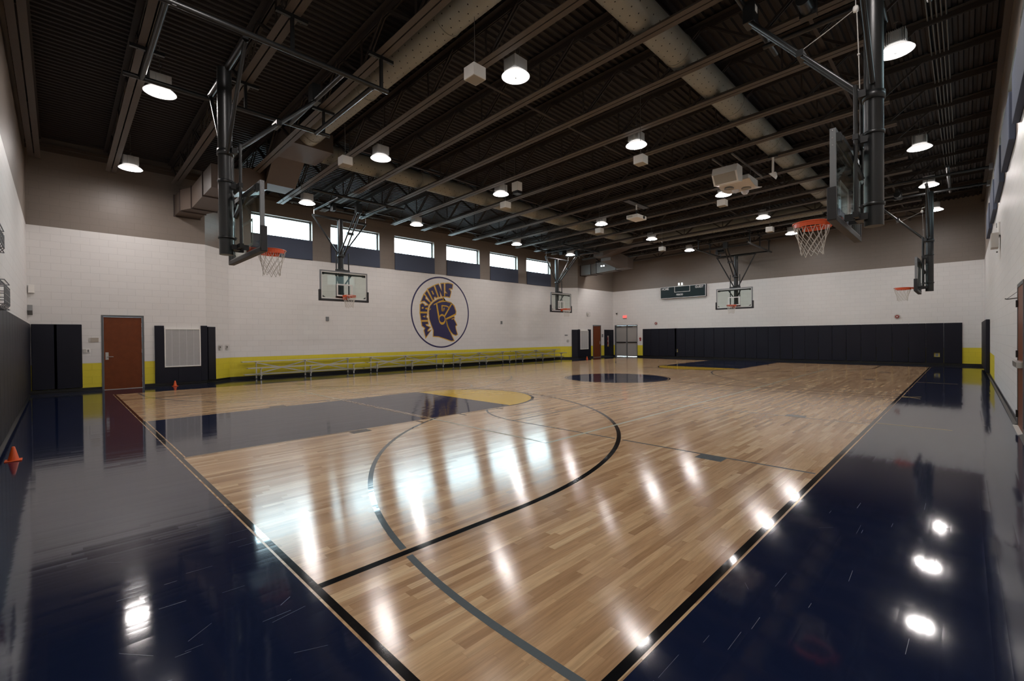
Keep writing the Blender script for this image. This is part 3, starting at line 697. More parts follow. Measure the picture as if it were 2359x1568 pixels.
    for z in (3.17, 4.10):
        c = MB().lathe([(.107,-.02),(.118,-.02),(.118,.02),(.107,.02)], 24, (0,-.31,z)).box(-.05,.05,-.20,-.17,z-.02,z+.02)
        bt = MB()
        for s in (-1, 1): bt.tube([(s*.035,-.20,z),(s*.035,-.15,z)], .008, 6)
        out.append(('mast_clamp', c, 'blackmetal', [('clamp_bolt', bt, 'steel')]))
    return [(nm, mb.mesh(nm, [M[m]]), m, [(n2, b2.mesh(n2, [M[m2]]), m2) for n2, b2, m2 in ch]) for nm, mb, m, ch in out]
BC = backstop_common()
def backstop(label, loc, rz, hz, hh, vz, lat, fore, hang_z, rear=None):
    """hz header height, hh half header, vz where side braces meet the mast; lat: lateral pipes [(y,x0,x1,z)], fore: fore-aft pipes [(x,y0,y1,z)]"""
    t = thing('basketball_backstop', label, 'basketball hoop', 'ceiling-hung basketball hoops', (loc[0], loc[1], 0), rz)
    for nm, me, m, ch in BC:
        o = obj(nm, me, M[m], t)
        for n2, m2, mm in ch: obj(n2, m2, M[mm], o)
    bk = M['blackmetal']
    mast = MB().tube([(0,-.31,2.89),(0,-.31,hz)], .105, 28); mo = obj('mast', mast, bk, t)
    obj('mast_collar', MB().lathe([(.106,-.05),(.122,-.05),(.122,.05),(.106,.05)], 24, (0,-.31,4.58)), bk, mo)
    obj('label_plate', MB().box(-.035,.035,-.205,-.203,3.98,4.13) if loc[1] < 3 else MB().box(.06,.10,-.22,-.216,3.9,4.0), M['white'], mo)
    obj('header_pipe', MB().tube([(-hh,-.28,hz),(hh,-.28,hz)], .045, 14), bk, t)
    for s in (-1, 1): obj('side_brace', MB().tube([(s*(hh-.04),-.28,hz-.03),(s*.12,-.31,vz)], .03, 10), bk, t)
    zt = (hz+.02 if hz > 5.9 else hz+.25) if hz < 6.2 else hz-.02
    zm = 4.60+(zt-4.60)*.72/1.41
    fb = MB()
    for s in (-1, 1): fb.tube([(s*.09,-.22,4.60),(s*.07,1.19,zt)], .03, 10)
    fo = obj('front_brace', fb, bk, t)
    for bq in (((-.13,.50,zm),(.13,.50,zm)), ((-.13,-.20,4.62),(.13,-.20,4.62))): obj('brace_clamp', MB().obox(*bq,.085,.09), bk, fo)
    lock = obj('safety_lock', MB().box(-.11,.11,1.10,1.26,zt-.05,zt+.28,0,.008), bk, t)
    if hz > 6.2: obj('lock_label', MB().box(-.05,.05,1.095,1.099,zt+.12,zt+.22), M['white'], lock)
    for (y, x0, x1, z) in lat: obj('frame_pipe', MB().tube([(x0,y,z),(x1,y,z)], .042, 12), bk, t)
    for (x, y0, y1, z) in fore: obj('frame_pipe', MB().tube([(x,y0,y1 and z or z),(x,y1,z)] if False else [(x,y0,z),(x,y1,z)], .042, 12), bk, t)
    # hangers up to the joist chords
    c, s_ = math.cos(rz), math.sin(rz)
    for (hx, hy, z0) in hang_z:
        wx = loc[0]+hx*c-hy*s_; zt2 = zb(wx)
        if zt2-z0 < .04: continue
        h = obj('frame_hanger', MB().box(hx-.025,hx+.025,hy-.025,hy+.025,z0-.04,zt2-.055), bk, t)
        ch = MB()
        along = MB()
        d = Vector((c, -s_, 0)) if abs(s_) > .5 else Vector((0,1,0))   # channel lies along world Y
        dl = Vector((-s_*-1 if False else (math.sin(rz)), math.cos(rz), 0))
        p = Vector((hx,hy,zt2-.032))
        ch.obox(p-dl*.24, p+dl*.24, .055, .055); obj('channel_clamp', ch, bk, h)
        hk = MB()
        for q in (-.13,.13):
            e = p+dl*q; hk.tube([e+Vector((0,0,-.05)), e+Vector((0,0,.10))], .008, 5)
        obj('j_hook', hk, M['steel'], h)
    # winch drum and lifting cord
    if loc[1] < 3: return t
    wch = obj('winch', MB().tube([(.28,.55,hz+.16),(.62,.55,hz+.16)], .095, 18).box(.58,.70,.44,.66,hz+.05,hz+.28), bk, t)
    obj('winch_bracket', MB().box(.24,.70,.50,.60,hz+.24,hz+.34), bk, wch)
    return t
def pulley(t, pz, side=1):
    p = obj('pulley', MB().lathe([(.001,-.045),(.028,-.035),(.036,0),(.028,.035),(.001,.05)], 14, (side*.02,-.12,pz)).tube([(side*.02,-.12,pz+.045),(side*.02,-.12,pz+.12),(0,-.22,pz+.14)], .006, 5), M['white'], t)
    obj('lift_cord', MB().tube([(side*.02,-.11,pz),(side*.03,.18,pz-.13),(side*.06,.56,pz-.27)], .0065, 5).tube([(side*.02,-.13,pz),(side*.02,-.15,pz-.6),(side*.02,-.16,pz-1.08)], .0065, 5), M['cord'], p)
    obj('cord_knot', MB().lathe([(.001,-.02),(.016,-.01),(.016,.01),(.001,.02)], 8, (side*.02,-.15,pz-.62)), M['cord'], p)
A = math.pi/2
# near end (camera left): fore-aft pipes at +-1.26, cross pipes tie them
near = backstop('large basketball hoop hanging at the near end, left of the picture', (-7.62,1.225), 0, 5.97, 1.12, 4.55,
    [(-1.25,-1.26,1.26,5.97),(1.16,-1.26,1.26,5.97),(1.69,-1.26,1.26,5.94)], [(-1.26,-1.5,2.0,5.97),(1.26,-1.5,2.0,5.97)],
    [(x,y,5.97) for x in (-1.26,1.26) for y in (-1.17,.34,1.87)])
backstop('basketball hoop at the far end, facing the camera below the far joists', (-7.62,24.43), math.pi, 5.72, 1.0, 4.08,
    [(1.2,-1.26,1.26,5.97),(-1.6,-1.3,1.3,5.97)], [(-1.26,-2.0,1.9,5.97),(1.26,-2.0,1.9,5.97)],
    [(x,y,5.97) for x in (-1.26,1.26) for y in (-1.55,-.03,1.5)])
for (yc, nm) in ((6.53,'second window of the left wall'),(19.45,'sixth window of the left wall')):
    ys = [y for y in JY if abs(y-yc) < 2.4]
    b = backstop('basketball hoop in front of the %s' % nm, (-15.38,yc), -A, 5.97, 1.05, 4.70,
        [(-.24,-1.85,1.85,6.30),(1.45,-1.7,1.7,6.33)], [(-.9,-.4,1.6,6.22),(.9,-.4,1.6,6.22)], [])
    for s in (-1, 1): obj('header_hanger', MB().tube([(s*1.0,-.26,5.98),(s*1.0,-.24,6.30)], .012, 6), M['steel'], b)
    hk = MB()
    for y in ys:
        for q in (-.15,.15):
            for yy in (-.24, 1.45): hk.tube([(-(y-yc)+q,yy,6.24),(-(y-yc)+q,yy,6.46)], .008, 5)
    obj('j_hook', hk, M['steel'], b)
for (yc, nm) in ((6.50,'large basketball hoop hanging close at the right, orange rim facing the court'),(19.65,'basketball hoop far along the right wall')):
    b = backstop(nm, (-.05,yc), A, 6.30 if yc < 10 else 6.22, 1.5 if yc < 10 else 1.1, 4.72, [(-.78,-1.75,1.75,6.50),(1.25,-1.6,1.6,6.52)], [(-1.05,-1.70,1.3,6.42),(1.05,-1.70,1.3,6.42)], [])
    for s in (-1, 1): obj('header_hanger', MB().tube([(s*.95,-.28,6.25),(s*.95,-.30,6.42)], .012, 6), M['steel'], b)
    pulley(b, 5.83 if yc < 10 else 5.60)
    obj('wall_bracket', MB().box(-1.15,-.95,-1.74,-1.66,6.34,6.50).box(.95,1.15,-1.74,-1.66,6.34,6.50), M['greysteel'], b)

# ------------------------------------------------------------------ wall pads
def padmesh(w_, h, t_=.05): return MB().box(.004,w_-.004,0,t_,0,h,0,.012).mesh('wall_pad', [M['pad']])
pf = padmesh(.6025, 1.83)
for k in range(26):
    if k in (4, 24):
        x0 = -14.65+.6025*k; o = thing('wall_pad', 'navy far-wall pad with a square outlet cutout, %s end of the row' % ('left' if k == 4 else 'right'), 'wall pad', 'navy pads along the far wall', (x0+.6025,YF-.001,.105), math.pi)
        u0 = .6025-(-12.34-x0 if k == 4 else .085-x0)-.20
        mb = MB()
        for a0,a1,c0,c1 in ((.004,u0,0,1.83),(u0+.20,.5985,0,1.83),(u0,u0+.20,0,.275),(u0,u0+.20,.47,1.83)): mb.box(a0,a1,0,.05,c0,c1)
        obj('pad_body', mb, M['pad'], o)
        obj('outlet_plate', MB().box(u0+.005,u0+.195,.001,.006,.28,.465), P('cutout_yellow_wall_%d' % k, (.55,.45,.10), .5), o)
        obj('outlet', MB().box(u0+.05,u0+.15,.006,.012,.30,.44), M['greysteel'], o)
        continue
    o = obj('wall_pad', pf, M['pad']); o.location = (-14.65+.6025*(k+1), YF-.001, .105); o.rotation_euler = (0,0,math.pi)
    tag(o, 'navy vinyl pad on the far wall, %s from the left' % ORD[k], 'wall pad', 'navy pads along the far wall')
for k in range(18):
    o = obj('wall_pad', padmesh(.61, 1.83) if k == 0 else pn, M['pad']); pn = o.data
    o.location = (XL+.06+.61*k, YN+.001, .115); tag(o, 'navy vinyl pad on the near wall at the left edge, %s from the corner' % ORD[k], 'wall pad', 'navy pads along the near wall')
pc = MB().box(0,.05,.004,.512,0,1.83,0,.012).mesh('wall_pad', [M['pad']]); pc2 = MB().box(0,.05,.004,.585,0,1.83,0,.012).mesh('wall_pad', [M['pad']])
o = obj('wall_pad', pc, M['pad']); o.location = (XL+.001,-1.625,.115); tag(o, 'navy pad in the near left corner, against the corner itself', 'wall pad', 'navy pads left of the near door')
o = obj('wall_pad', pc2, M['pad']); o.location = (XL+.001,-1.20,.115); o.location.y = -1.195; tag(o, 'navy pad in the near left corner, on the side towards the wooden door', 'wall pad', 'navy pads left of the near door')
def padpoly(name, yz, label, group, x=XL, t_=.05):
    o = obj(name, MB().prism([(x+.001,y,z) for y, z in yz], (t_,0,0)), M['pad']); tag(o, label, 'wall pad', group); return o
G2 = 'navy pads around the near grille'
padpoly('wall_pad', [(1.055,.10),(1.655,.10),(1.655,.59),(1.295,.59),(1.295,1.93),(1.055,1.93)], 'L-shaped navy pad left of and under the near grille', G2)
padpoly('wall_pad', [(1.66,.10),(2.275,.10),(2.275,.59),(1.66,.59)], 'low navy pad under the right half of the near grille', G2)
padpoly('wall_pad', [(2.28,.11),(2.46,.11),(2.46,1.94),(2.28,1.94)], 'narrow navy pad right of the near grille', G2)
def chpad(p, d, n, a, b, label, group, z0=.11, z1=1.91):
    p, d, n = Vector((*p,0)), Vector((*d,0)).normalized(), Vector((*n,0)).normalized()
    pts = [p+d*a+n*.001, p+d*b+n*.001, p+d*b+n*.05, p+d*a+n*.05]
    o = obj('wall_pad', MB().prism([q+Vector((0,0,z0)) for q in pts], (0,0,z1-z0)), M['pad']); tag(o, label, 'wall pad', group)
chpad((XL,CA), (XW-XL,CB-CA), (.86,.78), .03, .377, 'navy pad wrapping the corner beside the thermostats', G2)
G3 = 'navy pads around the far grille'
chpad((XL,CE), (XW-XL,CD-CE), (.86,-.78), .03, .43, 'navy pad on the slanted wall left of the far grille', G3)
padpoly('wall_pad', [(23.20,.10),(24.62,.10),(24.62,1.93),(24.32,1.93),(24.32,.59),(23.40,.59),(23.40,1.93),(23.20,1.93)], 'U-shaped navy pad around the far grille', G3)
t = thing('wall_pad', 'navy pad with a tall narrow cutout between the far wooden door and the corner', 'wall pad', G3, (XL,26.30,0))
mb = MB()
for a, b, c, d in ((0,.33,.10,1.92),(.58,1.14,.10,1.92),(.33,.58,.10,.72),(.33,.58,1.50,1.92)): mb.box(.001,.05,a,b,c,d)
obj('pad_body', mb, M['pad'], t)
obj('cutout_upper', MB().box(.001,.006,.335,.575,.82,1.495), M['offwhite'], t); obj('cutout_lower', MB().box(.001,.006,.335,.575,.725,.815), M['goldf'], t)
obj('switch_row', MB().box(.006,.014,.40,.50,1.15,1.38).box(.006,.014,.40,.50,.86,1.08), M['red'], t)
o = obj('wall_pad', MB().box(XR-.10,XR-.001,21.2,26.9,.11,1.93,0,.012), M['pad']); tag(o, 'long navy pad on the right wall near the far corner', 'wall pad')

# ------------------------------------------------------------------ perforated grilles
def perf_grille(y0, y1, z0, z1, label):
    t = thing('wall_grille', label, 'wall grille', 'white perforated wall grilles', (XL+.052,y0,z0)); wd, h = y1-y0, z1-z0
    f = MB()
    for a,b,c,d in ((0,wd,0,.03),(0,wd,h-.03,h),(0,.03,.03,h-.03),(wd-.03,wd,.03,h-.03)): f.box(-.05,.006,a,b,c,d)
    obj('grille_frame', f, M['white'], t)
    obj('grille_backing', MB().box(-.03,-.012,.03,wd-.03,.03,h-.03), M['perfhole'], t)
    b = MB(); n = int(h/.022)
    for k in range(n): b.box(-.012,-.006,.03,wd-.03,.03+k*(h-.06)/n,.03+(k+.62)*(h-.06)/n)
    for k in range(1, 5): b.box(-.006,-.002,wd*k/5-.006,wd*k/5+.006,.03,h-.03)
    g = obj('perforated_sheet', b, M['perf'], t); g['kind'] = 'stuff'
perf_grille(1.30, 2.27, .60, 1.84, 'white perforated wall grille set among navy pads near the wooden door')
perf_grille(23.42, 24.32, .60, 1.86, 'small distant white grille set in the U-shaped navy pad')

# ------------------------------------------------------------------ doors
def wood_door(n, y0, hinge_right, label):
    r = sempty('door_%d' % n, label); r.location = (XL, y0, 0); wd = .99
    f = MB()
    for a, b, c, d in ((0,.05,0,2.235),(wd-.05,wd,0,2.235),(.05,wd-.05,2.18,2.235)): f.box(-.16,.012,a,b,c,d)
    obj('door_frame', f, M['jamb'], r)
    obj('door_leaf', MB().box(-.06,-.015,.053,wd-.053,.012,2.177), M['door'], r)
    obj('threshold', MB().box(-.10,.0,.05,wd-.05,0,.012), M['silver'], r)
    yh = .12 if hinge_right else wd-.12; sg = 1 if hinge_right else -1
    h = obj('door_handle', MB().box(-.015,-.008,yh-.035,yh+.035,.90,1.12), M['silver'], r)
    obj('lever', MB().tube([(-.008,yh,.985),(.045,yh,.985),(.05,yh+sg*.14,.985)], .011, 8), M['silver'], h)
    for z in (.25, 1.15, 1.95): obj('hinge', MB().tube([(-.005,wd-.052 if hinge_right else .052,z-.06),(-.005,wd-.052 if hinge_right else .052,z+.06)], .009, 8), M['silver'], r)
wood_door(1, -.19, True, 'red-brown wooden door in the near left wall')
wood_door(2, 24.91, False, 'red-brown wooden door in the far left corner')
r = sempty('door_3', 'pale grey double doors in the far wall'); r.location = (-16.90, YF, 0)
f = MB()
for a, b, c, d in ((0,.05,0,2.25),(1.78,1.83,0,2.25),(.05,1.78,2.20,2.25)): f.box(a,b,.0,.20,c,d)
f.box(.895,.955,.11,.20,0,2.20); obj('door_frame', f, M['jamb'], r)
for a, b in ((.055,.893),(.957,1.775)):
    l = obj('door_leaf', MB().box(a,b,.14,.185,.012,2.197), M['gdoor'], r)
    obj('panic_bar', MB().box(a+.04,b-.04,.08,.14,.99,1.05), M['dark'], l)
    obj('door_closer', MB().box(a+.08,a+.42,.09,.14,2.10,2.16), M['jamb'], l)
r = sempty('door_4', 'brown door in the right wall at the picture edge'); r.location = (XR, 8.62, 0)
f = MB()
for a, b, c, d in ((0,.05,0,2.235),(.99,1.04,0,2.235),(.05,.99,2.18,2.235)): f.box(-.012,.16,a,b,c,d)
obj('door_frame', f, M['jamb'], r); l = obj('door_leaf', MB().box(-.005,.04,.053,.987,.012,2.177), M['door'], r)
obj('push_bar', MB().box(-.07,-.005,.12,.93,.96,1.04), M['silver'], l)
for z in (.20, 1.14, 1.93): obj('hinge', MB().box(-.03,-.004,.955,1.015,z-.055,z+.055), M['dark'], r)
obj('threshold', MB().box(-.06,.10,.0,1.04,0,.012), M['offwhite'], r)

# ------------------------------------------------------------------ aluminium bleachers
def bleacher_unit(y0, label):
    t = thing('bleacher', label, 'bleacher', 'aluminium two-row bleachers', (XW, y0, 0)); ln = 4.48
    plank = lambda x0, x1, z, a=0.0, b=ln: MB().box(x0,x1,a,b,z-.035,z)
    obj('upper_seat', plank(.17,.42,.665), M['alum'], t); obj('lower_seat', plank(.76,.99,.455,.03,ln-.03), M['alum'], t)
    obj('foot_board', plank(.47,.72,.215), M['alum'], t)
    for ys in (.48, 2.24, 4.0):
        fr = MB().box(.30,.34,ys-.02,ys+.02,0,.63).box(.85,.89,ys-.02,ys+.02,0,.42).box(.20,.96,ys-.018,ys+.018,.14,.18).box(.20,.44,ys-.018,ys+.018,.595,.63).box(.76,.98,ys-.018,ys+.018,.385,.42)
        s = obj('support_frame', fr, M['alum'], t)
        obj('rubber_foot', MB().box(.275,.365,ys-.04,ys+.04,0,.022), M['dark'], s); obj('rubber_foot', MB().box(.83,.91,ys-.035,ys+.035,0,.022), M['dark'], s)
    for a in (.48, 2.24):
        for p, q in (((.345,a,.18),(.345,a+1.76,.60)),((.35,a,.60),(.35,a+1.76,.18))): obj('cross_brace', MB().obox(p,q,.012,.04), M['alum'], t)
for k in range(4):
    bleacher_unit(3.60+4.575*k, 'low aluminium two-row bleacher along the left wall, %s from the near end' % ORD[k])

# ------------------------------------------------------------------ emblem painted on the left wall
EM_LET = [[(11.549, 2.249),(11.907, 2.261),(11.922, 2.159),(11.765, 2.143),(11.806, 2.067),(12.025, 1.981),(11.879, 1.842),(11.891, 1.759),(12.083, 1.837),(11.783, 1.498),(11.689, 1.827),(11.756, 1.951),(11.579, 2.059)],[(11.474, 2.669),(11.856, 2.672),(11.855, 2.59),(11.809, 2.561),(11.827, 2.446),(11.886, 2.434),(11.898, 2.359),(11.528, 2.344)],[(11.48, 3.09),(11.593, 3.163),(11.699, 3.113),(11.724, 3.04),(11.933, 3.068),(11.919, 2.977),(11.755, 2.937),(11.771, 2.878),(11.881, 2.865),(11.87, 2.763),(11.476, 2.758)],[(11.53, 3.25),(11.685, 3.585),(11.782, 3.52),(11.771, 3.404),(12.06, 3.204),(11.973, 3.117),(11.714, 3.297),(11.643, 3.282)],[(11.754, 3.663),(11.87, 3.788),(12.185, 3.315),(12.101, 3.255)],[(11.937, 3.886),(12.278, 4.057),(12.515, 3.533),(12.426, 3.489),(12.366, 3.542),(12.288, 3.501),(12.29, 3.39),(12.236, 3.373)],[(12.369, 4.1),(12.577, 4.171),(12.78, 3.831),(12.732, 4.206),(12.903, 4.236),(12.916, 3.584),(12.797, 3.572),(12.642, 3.85),(12.68, 3.559),(12.597, 3.538)],[(13.008, 4.238),(13.178, 4.265),(13.356, 4.25),(13.471, 4.221),(13.432, 4.005),(13.339, 4.025),(13.238, 4.012),(13.217, 3.968),(13.351, 3.856),(13.332, 3.746),(13.269, 3.564),(13.134, 3.585),(12.986, 3.582),(12.991, 3.736),(13.058, 3.757),(13.097, 3.728),(13.132, 3.745),(13.01, 3.868)]]
EM_HOLE = [[(11.591, 2.509),(11.747, 2.576),(11.759, 2.466)],[(11.548, 2.957),(11.623, 2.992),(11.677, 2.956),(11.654, 2.906),(11.561, 2.897)],[(12.131, 3.805),(12.201, 3.821),(12.3, 3.649),(12.232, 3.623)]]
EM_HELM = [(11.996, 2.85),(12.065, 3.06),(12.268, 3.249),(12.541, 3.403),(12.838, 3.478),(12.837, 3.387),(12.608, 3.33),(12.47, 3.217),(12.745, 3.292),(13.025, 3.322),(13.308, 3.267),(13.451, 3.19),(13.586, 3.037),(13.664, 2.837),(13.644, 2.697),(13.049, 2.403),(13.053, 2.232),(13.184, 1.904),(13.359, 1.588),(13.511, 1.313),(13.355, 1.3),(12.966, 1.419),(12.552, 1.535),(12.24, 1.551),(12.25, 1.843),(12.12, 2.12),(12.014, 2.395),(11.984, 2.67)]
EM_FACE = [(13.083, 2.375),(13.533, 2.557),(13.558, 2.515),(13.531, 2.413),(13.621, 2.284),(13.71, 2.125),(13.618, 2.075),(13.645, 1.907),(13.741, 1.639),(13.649, 1.593),(13.486, 1.646),(13.343, 1.776),(13.227, 1.956),(13.134, 2.176)]
EM_LINE = [([(12.449, 3.16),(12.597, 2.393)], 0.086),([(13.408, 3.237),(12.952, 2.591)], 0.079),([(13.655, 2.685),(13.031, 2.422)], 0.079),([(13.251, 3.018),(13.057, 3.09),(12.778, 3.101),(12.781, 2.83),(12.886, 2.853),(12.908, 2.982)], 0.061),([(12.283, 3.125),(12.504, 3.233),(12.78, 3.311),(13.053, 3.338),(13.344, 3.28),(13.551, 3.137),(13.679, 2.846),(13.655, 2.685)], 0.05),([(13.041, 2.345),(13.097, 2.075),(13.254, 1.79)], 0.043),([(13.398, 2.424),(13.532, 2.462)], 0.043),([(12.003, 2.85),(12.09, 2.917)], 0.029)]
def offset(poly, d):
    n = len(poly); ar = sum(poly[i][0]*poly[(i+1) % n][1]-poly[(i+1) % n][0]*poly[i][1] for i in range(n)); sg = 1 if ar > 0 else -1; out = []
    for i in range(n):
        p0, p1, p2 = Vector(poly[i-1]), Vector(poly[i]), Vector(poly[(i+1) % n])
        a, b = (p1-p0).normalized(), (p2-p1).normalized()
        n1, n2 = Vector((a.y,-a.x))*sg, Vector((b.y,-b.x))*sg; m_ = n1+n2
        if m_.length < .3: m_ = n1
        m_.normalize(); k = d/max(.5, m_.dot(n1)); out.append((p1.x+m_.x*k, p1.y+m_.y*k))
    return out
em = thing('wall_emblem', 'round navy and gold wall emblem of a helmeted head under the word MARTIANS', 'wall emblem', None, (XW, 12.74, 2.757))
def ep(q, d): return (d, q[0]-12.74, q[1]-2.757)
def flat(name, polys, d, mat, par=em, dz=.0015):
    mb = MB()
    for p in polys: mb.prism([ep(q, d) for q in p], (dz,0,0))
    return obj(name, mb, mat, par, tri=True)
mb = MB(); r0, r1 = 1.735, 1.81
for k in range(96):
    a, b = 2*math.pi*k/96, 2*math.pi*(k+1)/96
    mb.quad((.003,r0*math.cos(a),r0*math.sin(a)),(.003,r1*math.cos(a),r1*math.sin(a)),(.003,r1*math.cos(b),r1*math.sin(b)),(.003,r0*math.cos(b),r0*math.sin(b)))
obj('emblem_ring', mb, M['emblue'], em)
flat('lettering_outline', [offset(p, .045) for p in EM_LET], .002, M['emgold'])
for p in EM_LET: flat('letter', [p], .004, M['emblue'])
flat('letter_counters', EM_HOLE, .006, M['emgold'])
flat('head_outline', [offset(EM_HELM, .045), offset(EM_FACE, .045)], .002, M['emgold'])
flat('helmet', [EM_HELM], .004, M['emblue']); flat('face', [EM_FACE], .004, M['emblue'])
mb = MB()
for pts, wd in EM_LINE:
    for i in range(len(pts)-1):
        a, b = Vector(pts[i]), Vector(pts[i+1]); d = (b-a).normalized(); n_ = Vector((-d.y,d.x))*wd/2; e = d*wd*.25
        mb.prism([ep(q, .006) for q in (a-n_-e, b-n_+e, b+n_+e, a+n_-e)], (.0012,0,0))
obj('helmet_lines', mb, M['emgold'], em)
def ell(cy, cz, ry, rz, n=40): return [(cy+ry*math.cos(2*math.pi*k/n), cz+rz*math.sin(2*math.pi*k/n)) for k in range(n)]
flat('ear_ring', [ell(12.78,2.398,.212,.272)], .0075, M['emgold']); flat('ear_disc', [ell(12.776,2.412,.168,.162)], .0095, M['emblue'])

# ------------------------------------------------------------------ scoreboard
sc = thing('scoreboard', 'dark scoreboard lettered HOME, GUEST and PERIOD on the far wall', 'scoreboard', None, (-13.26, YF, 3.905)); sw, sh = 3.0, .755
obj('cabinet', MB().box(0,sw,-.18,-.002,0,sh), M['dark'], sc)
obj('score_face', MB().box(.03,sw-.03,-.186,-.18,.03,sh-.03), M['score'], sc)
mb = MB()
for a,b,c,d in ((0,sw,0,.03),(0,sw,sh-.03,sh),(0,.03,.03,sh-.03),(sw-.03,sw,.03,sh-.03)): mb.box(a,b,-.192,-.17,c,d)
obj('border', mb, M['whiteline'], sc)
mb = MB()
for a,b,c,d in ((.98,2.01,.365,.39),(.98,2.01,.725,.75),(.98,1.005,.39,.725),(1.985,2.01,.39,.725)): mb.box(a,b,-.190,-.186,c,d)
obj('clock_window', mb, M['whiteline'], sc)
for txt, x, z, s in (('HOME',.355,.615,.205),('GUEST',2.60,.61,.205),('PERIOD',1.33,.20,.15)):
    o = obj('lettering', text_mesh(txt, s, M['whiteline'], .004), M['whiteline'], sc); o.location = (x,-.188,z); o.rotation_euler = (A,0,0); o.scale = (.86,1,1)
el = thing('emergency_light', 'small twin-head emergency light on top of the scoreboard', 'emergency light', 'twin-head emergency lights', (-11.9,YF-.12,4.66))
obj('housing', MB().box(-.20,.20,-.03,.10,.0,.05), M['offwhite'], el)
for x in (-.10,.10): obj('lamp_head', MB().box(x-.035,x+.035,-.05,.02,.06,.20), M['led'], el)

# ------------------------------------------------------------------ wall devices
def dev(name, label, cat, loc, parts, group=None, rz=0.0):
    t = thing(name, label, cat, group, loc, rz)
    for nm, mb, m in parts: obj(nm, mb, M[m], t)
    return t
ex = dev('exit_sign', 'lit red EXIT sign above the grey double doors', 'exit sign', (-16.04,YF,2.83), [('sign_body', MB().box(-.15,.15,-.05,-.001,-.10,.10), 'exitface'), ('sign_canopy', MB().box(-.15,.15,-.05,-.001,-.12,-.10), 'dark')])
o = obj('lettering', text_mesh('EXIT', .15, M['exit'], .006), M['exit'], ex); o.location = (0,-.053,.0); o.rotation_euler = (A,0,0)
dev('security_camera', 'tiny black dome camera high in the far left corner', 'camera', (-16.69,YF,3.09), [('dome', MB().lathe([(.001,-.09),(.04,-.075),(.055,-.03),(.055,0)], 16, (0,-.08,.02)), 'dark'), ('mount', MB().box(-.05,.05,-.14,-.001,.02,.05), 'offwhite')])
for x, z, lb in ((-13.67,2.29,'round red alarm horn right of the double doors'),(-1.21,2.285,'round red alarm horn under a clear guard below the far right hoop')):
    dev('alarm_horn', lb, 'fire alarm', (x,YF,z), [('horn_body', MB().tube([(0,-.055,0),(0,-.001,0)], .075, 18), 'red'), ('strobe', MB().tube([(0,-.07,0),(0,-.055,0)], .035, 14), 'offwhite'), ('clear_guard', MB().tube([(0,-.02,0),(0,-.001,0)], .12, 22), 'offwhite')], 'red alarm horns on the far wall')
dev('pull_station', 'small red fire alarm pull between double doors and navy pads', 'fire alarm', (-14.84,YF,1.20), [('pull_box', MB().box(-.04,.04,-.05,-.001,-.09,.05), 'red'), ('pull_cover', MB().tube([(0,-.06,.09),(0,-.001,.09)], .065, 14), 'red')])
dev('room_sign', 'small tan room sign left of the near wooden door', 'sign', (XL,-.36,1.496), [('plate', MB().box(.001,.012,-.108,.108,-.062,.062), 'sign'), ('edge_strip', MB().box(.012,.016,-.108,-.07,-.062,.062), 'offwhite')])
dev('light_switch', 'white double switch plate between corner pads and wooden door', 'light switch', (XL,-.515,1.18), [('plate', MB().box(.001,.010,-.078,.078,-.06,.06), 'white'), ('switch_cover', MB().box(.010,.022,-.07,-.008,-.05,.05), 'offwhite'), ('rocker', MB().box(.010,.016,.02,.055,-.035,.035), 'perfhole')])
cd1, cn1 = Vector((-.672,.741,0)), Vector((.741,.672,0))
for k, dst in enumerate((.63, .99)):
    p = Vector((XL,CA,1.185))+cd1*dst; t = thing('thermostat', 'guarded thermostat box on the slanted wall, %s of two' % ('left' if k == 0 else 'right'), 'thermostat', 'thermostats by the near grille', p, math.atan2(cn1.y, cn1.x))
    obj('thermostat_body', MB().box(.001,.03,-.04,.04,-.06,.06), M['offwhite'], t); obj('display', MB().box(.03,.033,-.022,.03,.0,.04), M['dark'], t)
    obj('clear_cover', MB().box(.001,.06,-.085,.085,-.10,.10), M['strobe'], t)
cd2, cn2 = Vector((-.672,-.741,0)), Vector((.741,-.672,0))
p = Vector((XL,CE,1.545))+cd2*.80; t = thing('notice_plate', 'small grey lettered plate left of the far navy pads', 'sign', None, p, math.atan2(cn2.y, cn2.x)); obj('plate', MB().box(.001,.01,-.10,.10,-.04,.04), M['greysteel'], t)
p = Vector((XL,CE,1.17))+cd2*.70; t = thing('thermostat', 'round-guarded thermostat on the far slanted wall beside the navy pads', 'thermostat', None, p, math.atan2(cn2.y, cn2.x))
obj('thermostat_body', MB().box(.001,.03,-.035,.035,-.06,.06), M['offwhite'], t); obj('clear_cover', MB().tube([(.001,0,0),(.04,0,0)], .10, 20), M['strobe'], t)
dev('door_sign', 'small dark square sign right of the far wooden door', 'sign', (XL,26.08,1.50), [('plate', MB().box(.001,.012,-.085,.085,-.11,.11), 'greysteel')])
dev('clock_guard', 'faint wire-guarded box high above the far grille', 'wall clock', (XL,24.30,2.96), [('box_body', MB().box(.001,.05,-.10,.10,-.08,.06), 'offwhite'), ('wire_frame', MB().tube([(.07,-.19,-.13),(.07,.19,-.13),(.07,.19,.13),(.07,-.19,.13)], .008, 6, closed=True), 'greysteel')])
for y, lb in ((6.884,'left, under the nearest side hoop'),(16.966,'right of the emblem')):
    dev('wall_box', 'tiny grey wall box on the left wall %s' % lb, 'wall box', (XW,y,2.30), [('plate', MB().box(.001,.03,-.06,.06,-.085,.085), 'greysteel')], 'small wall boxes')
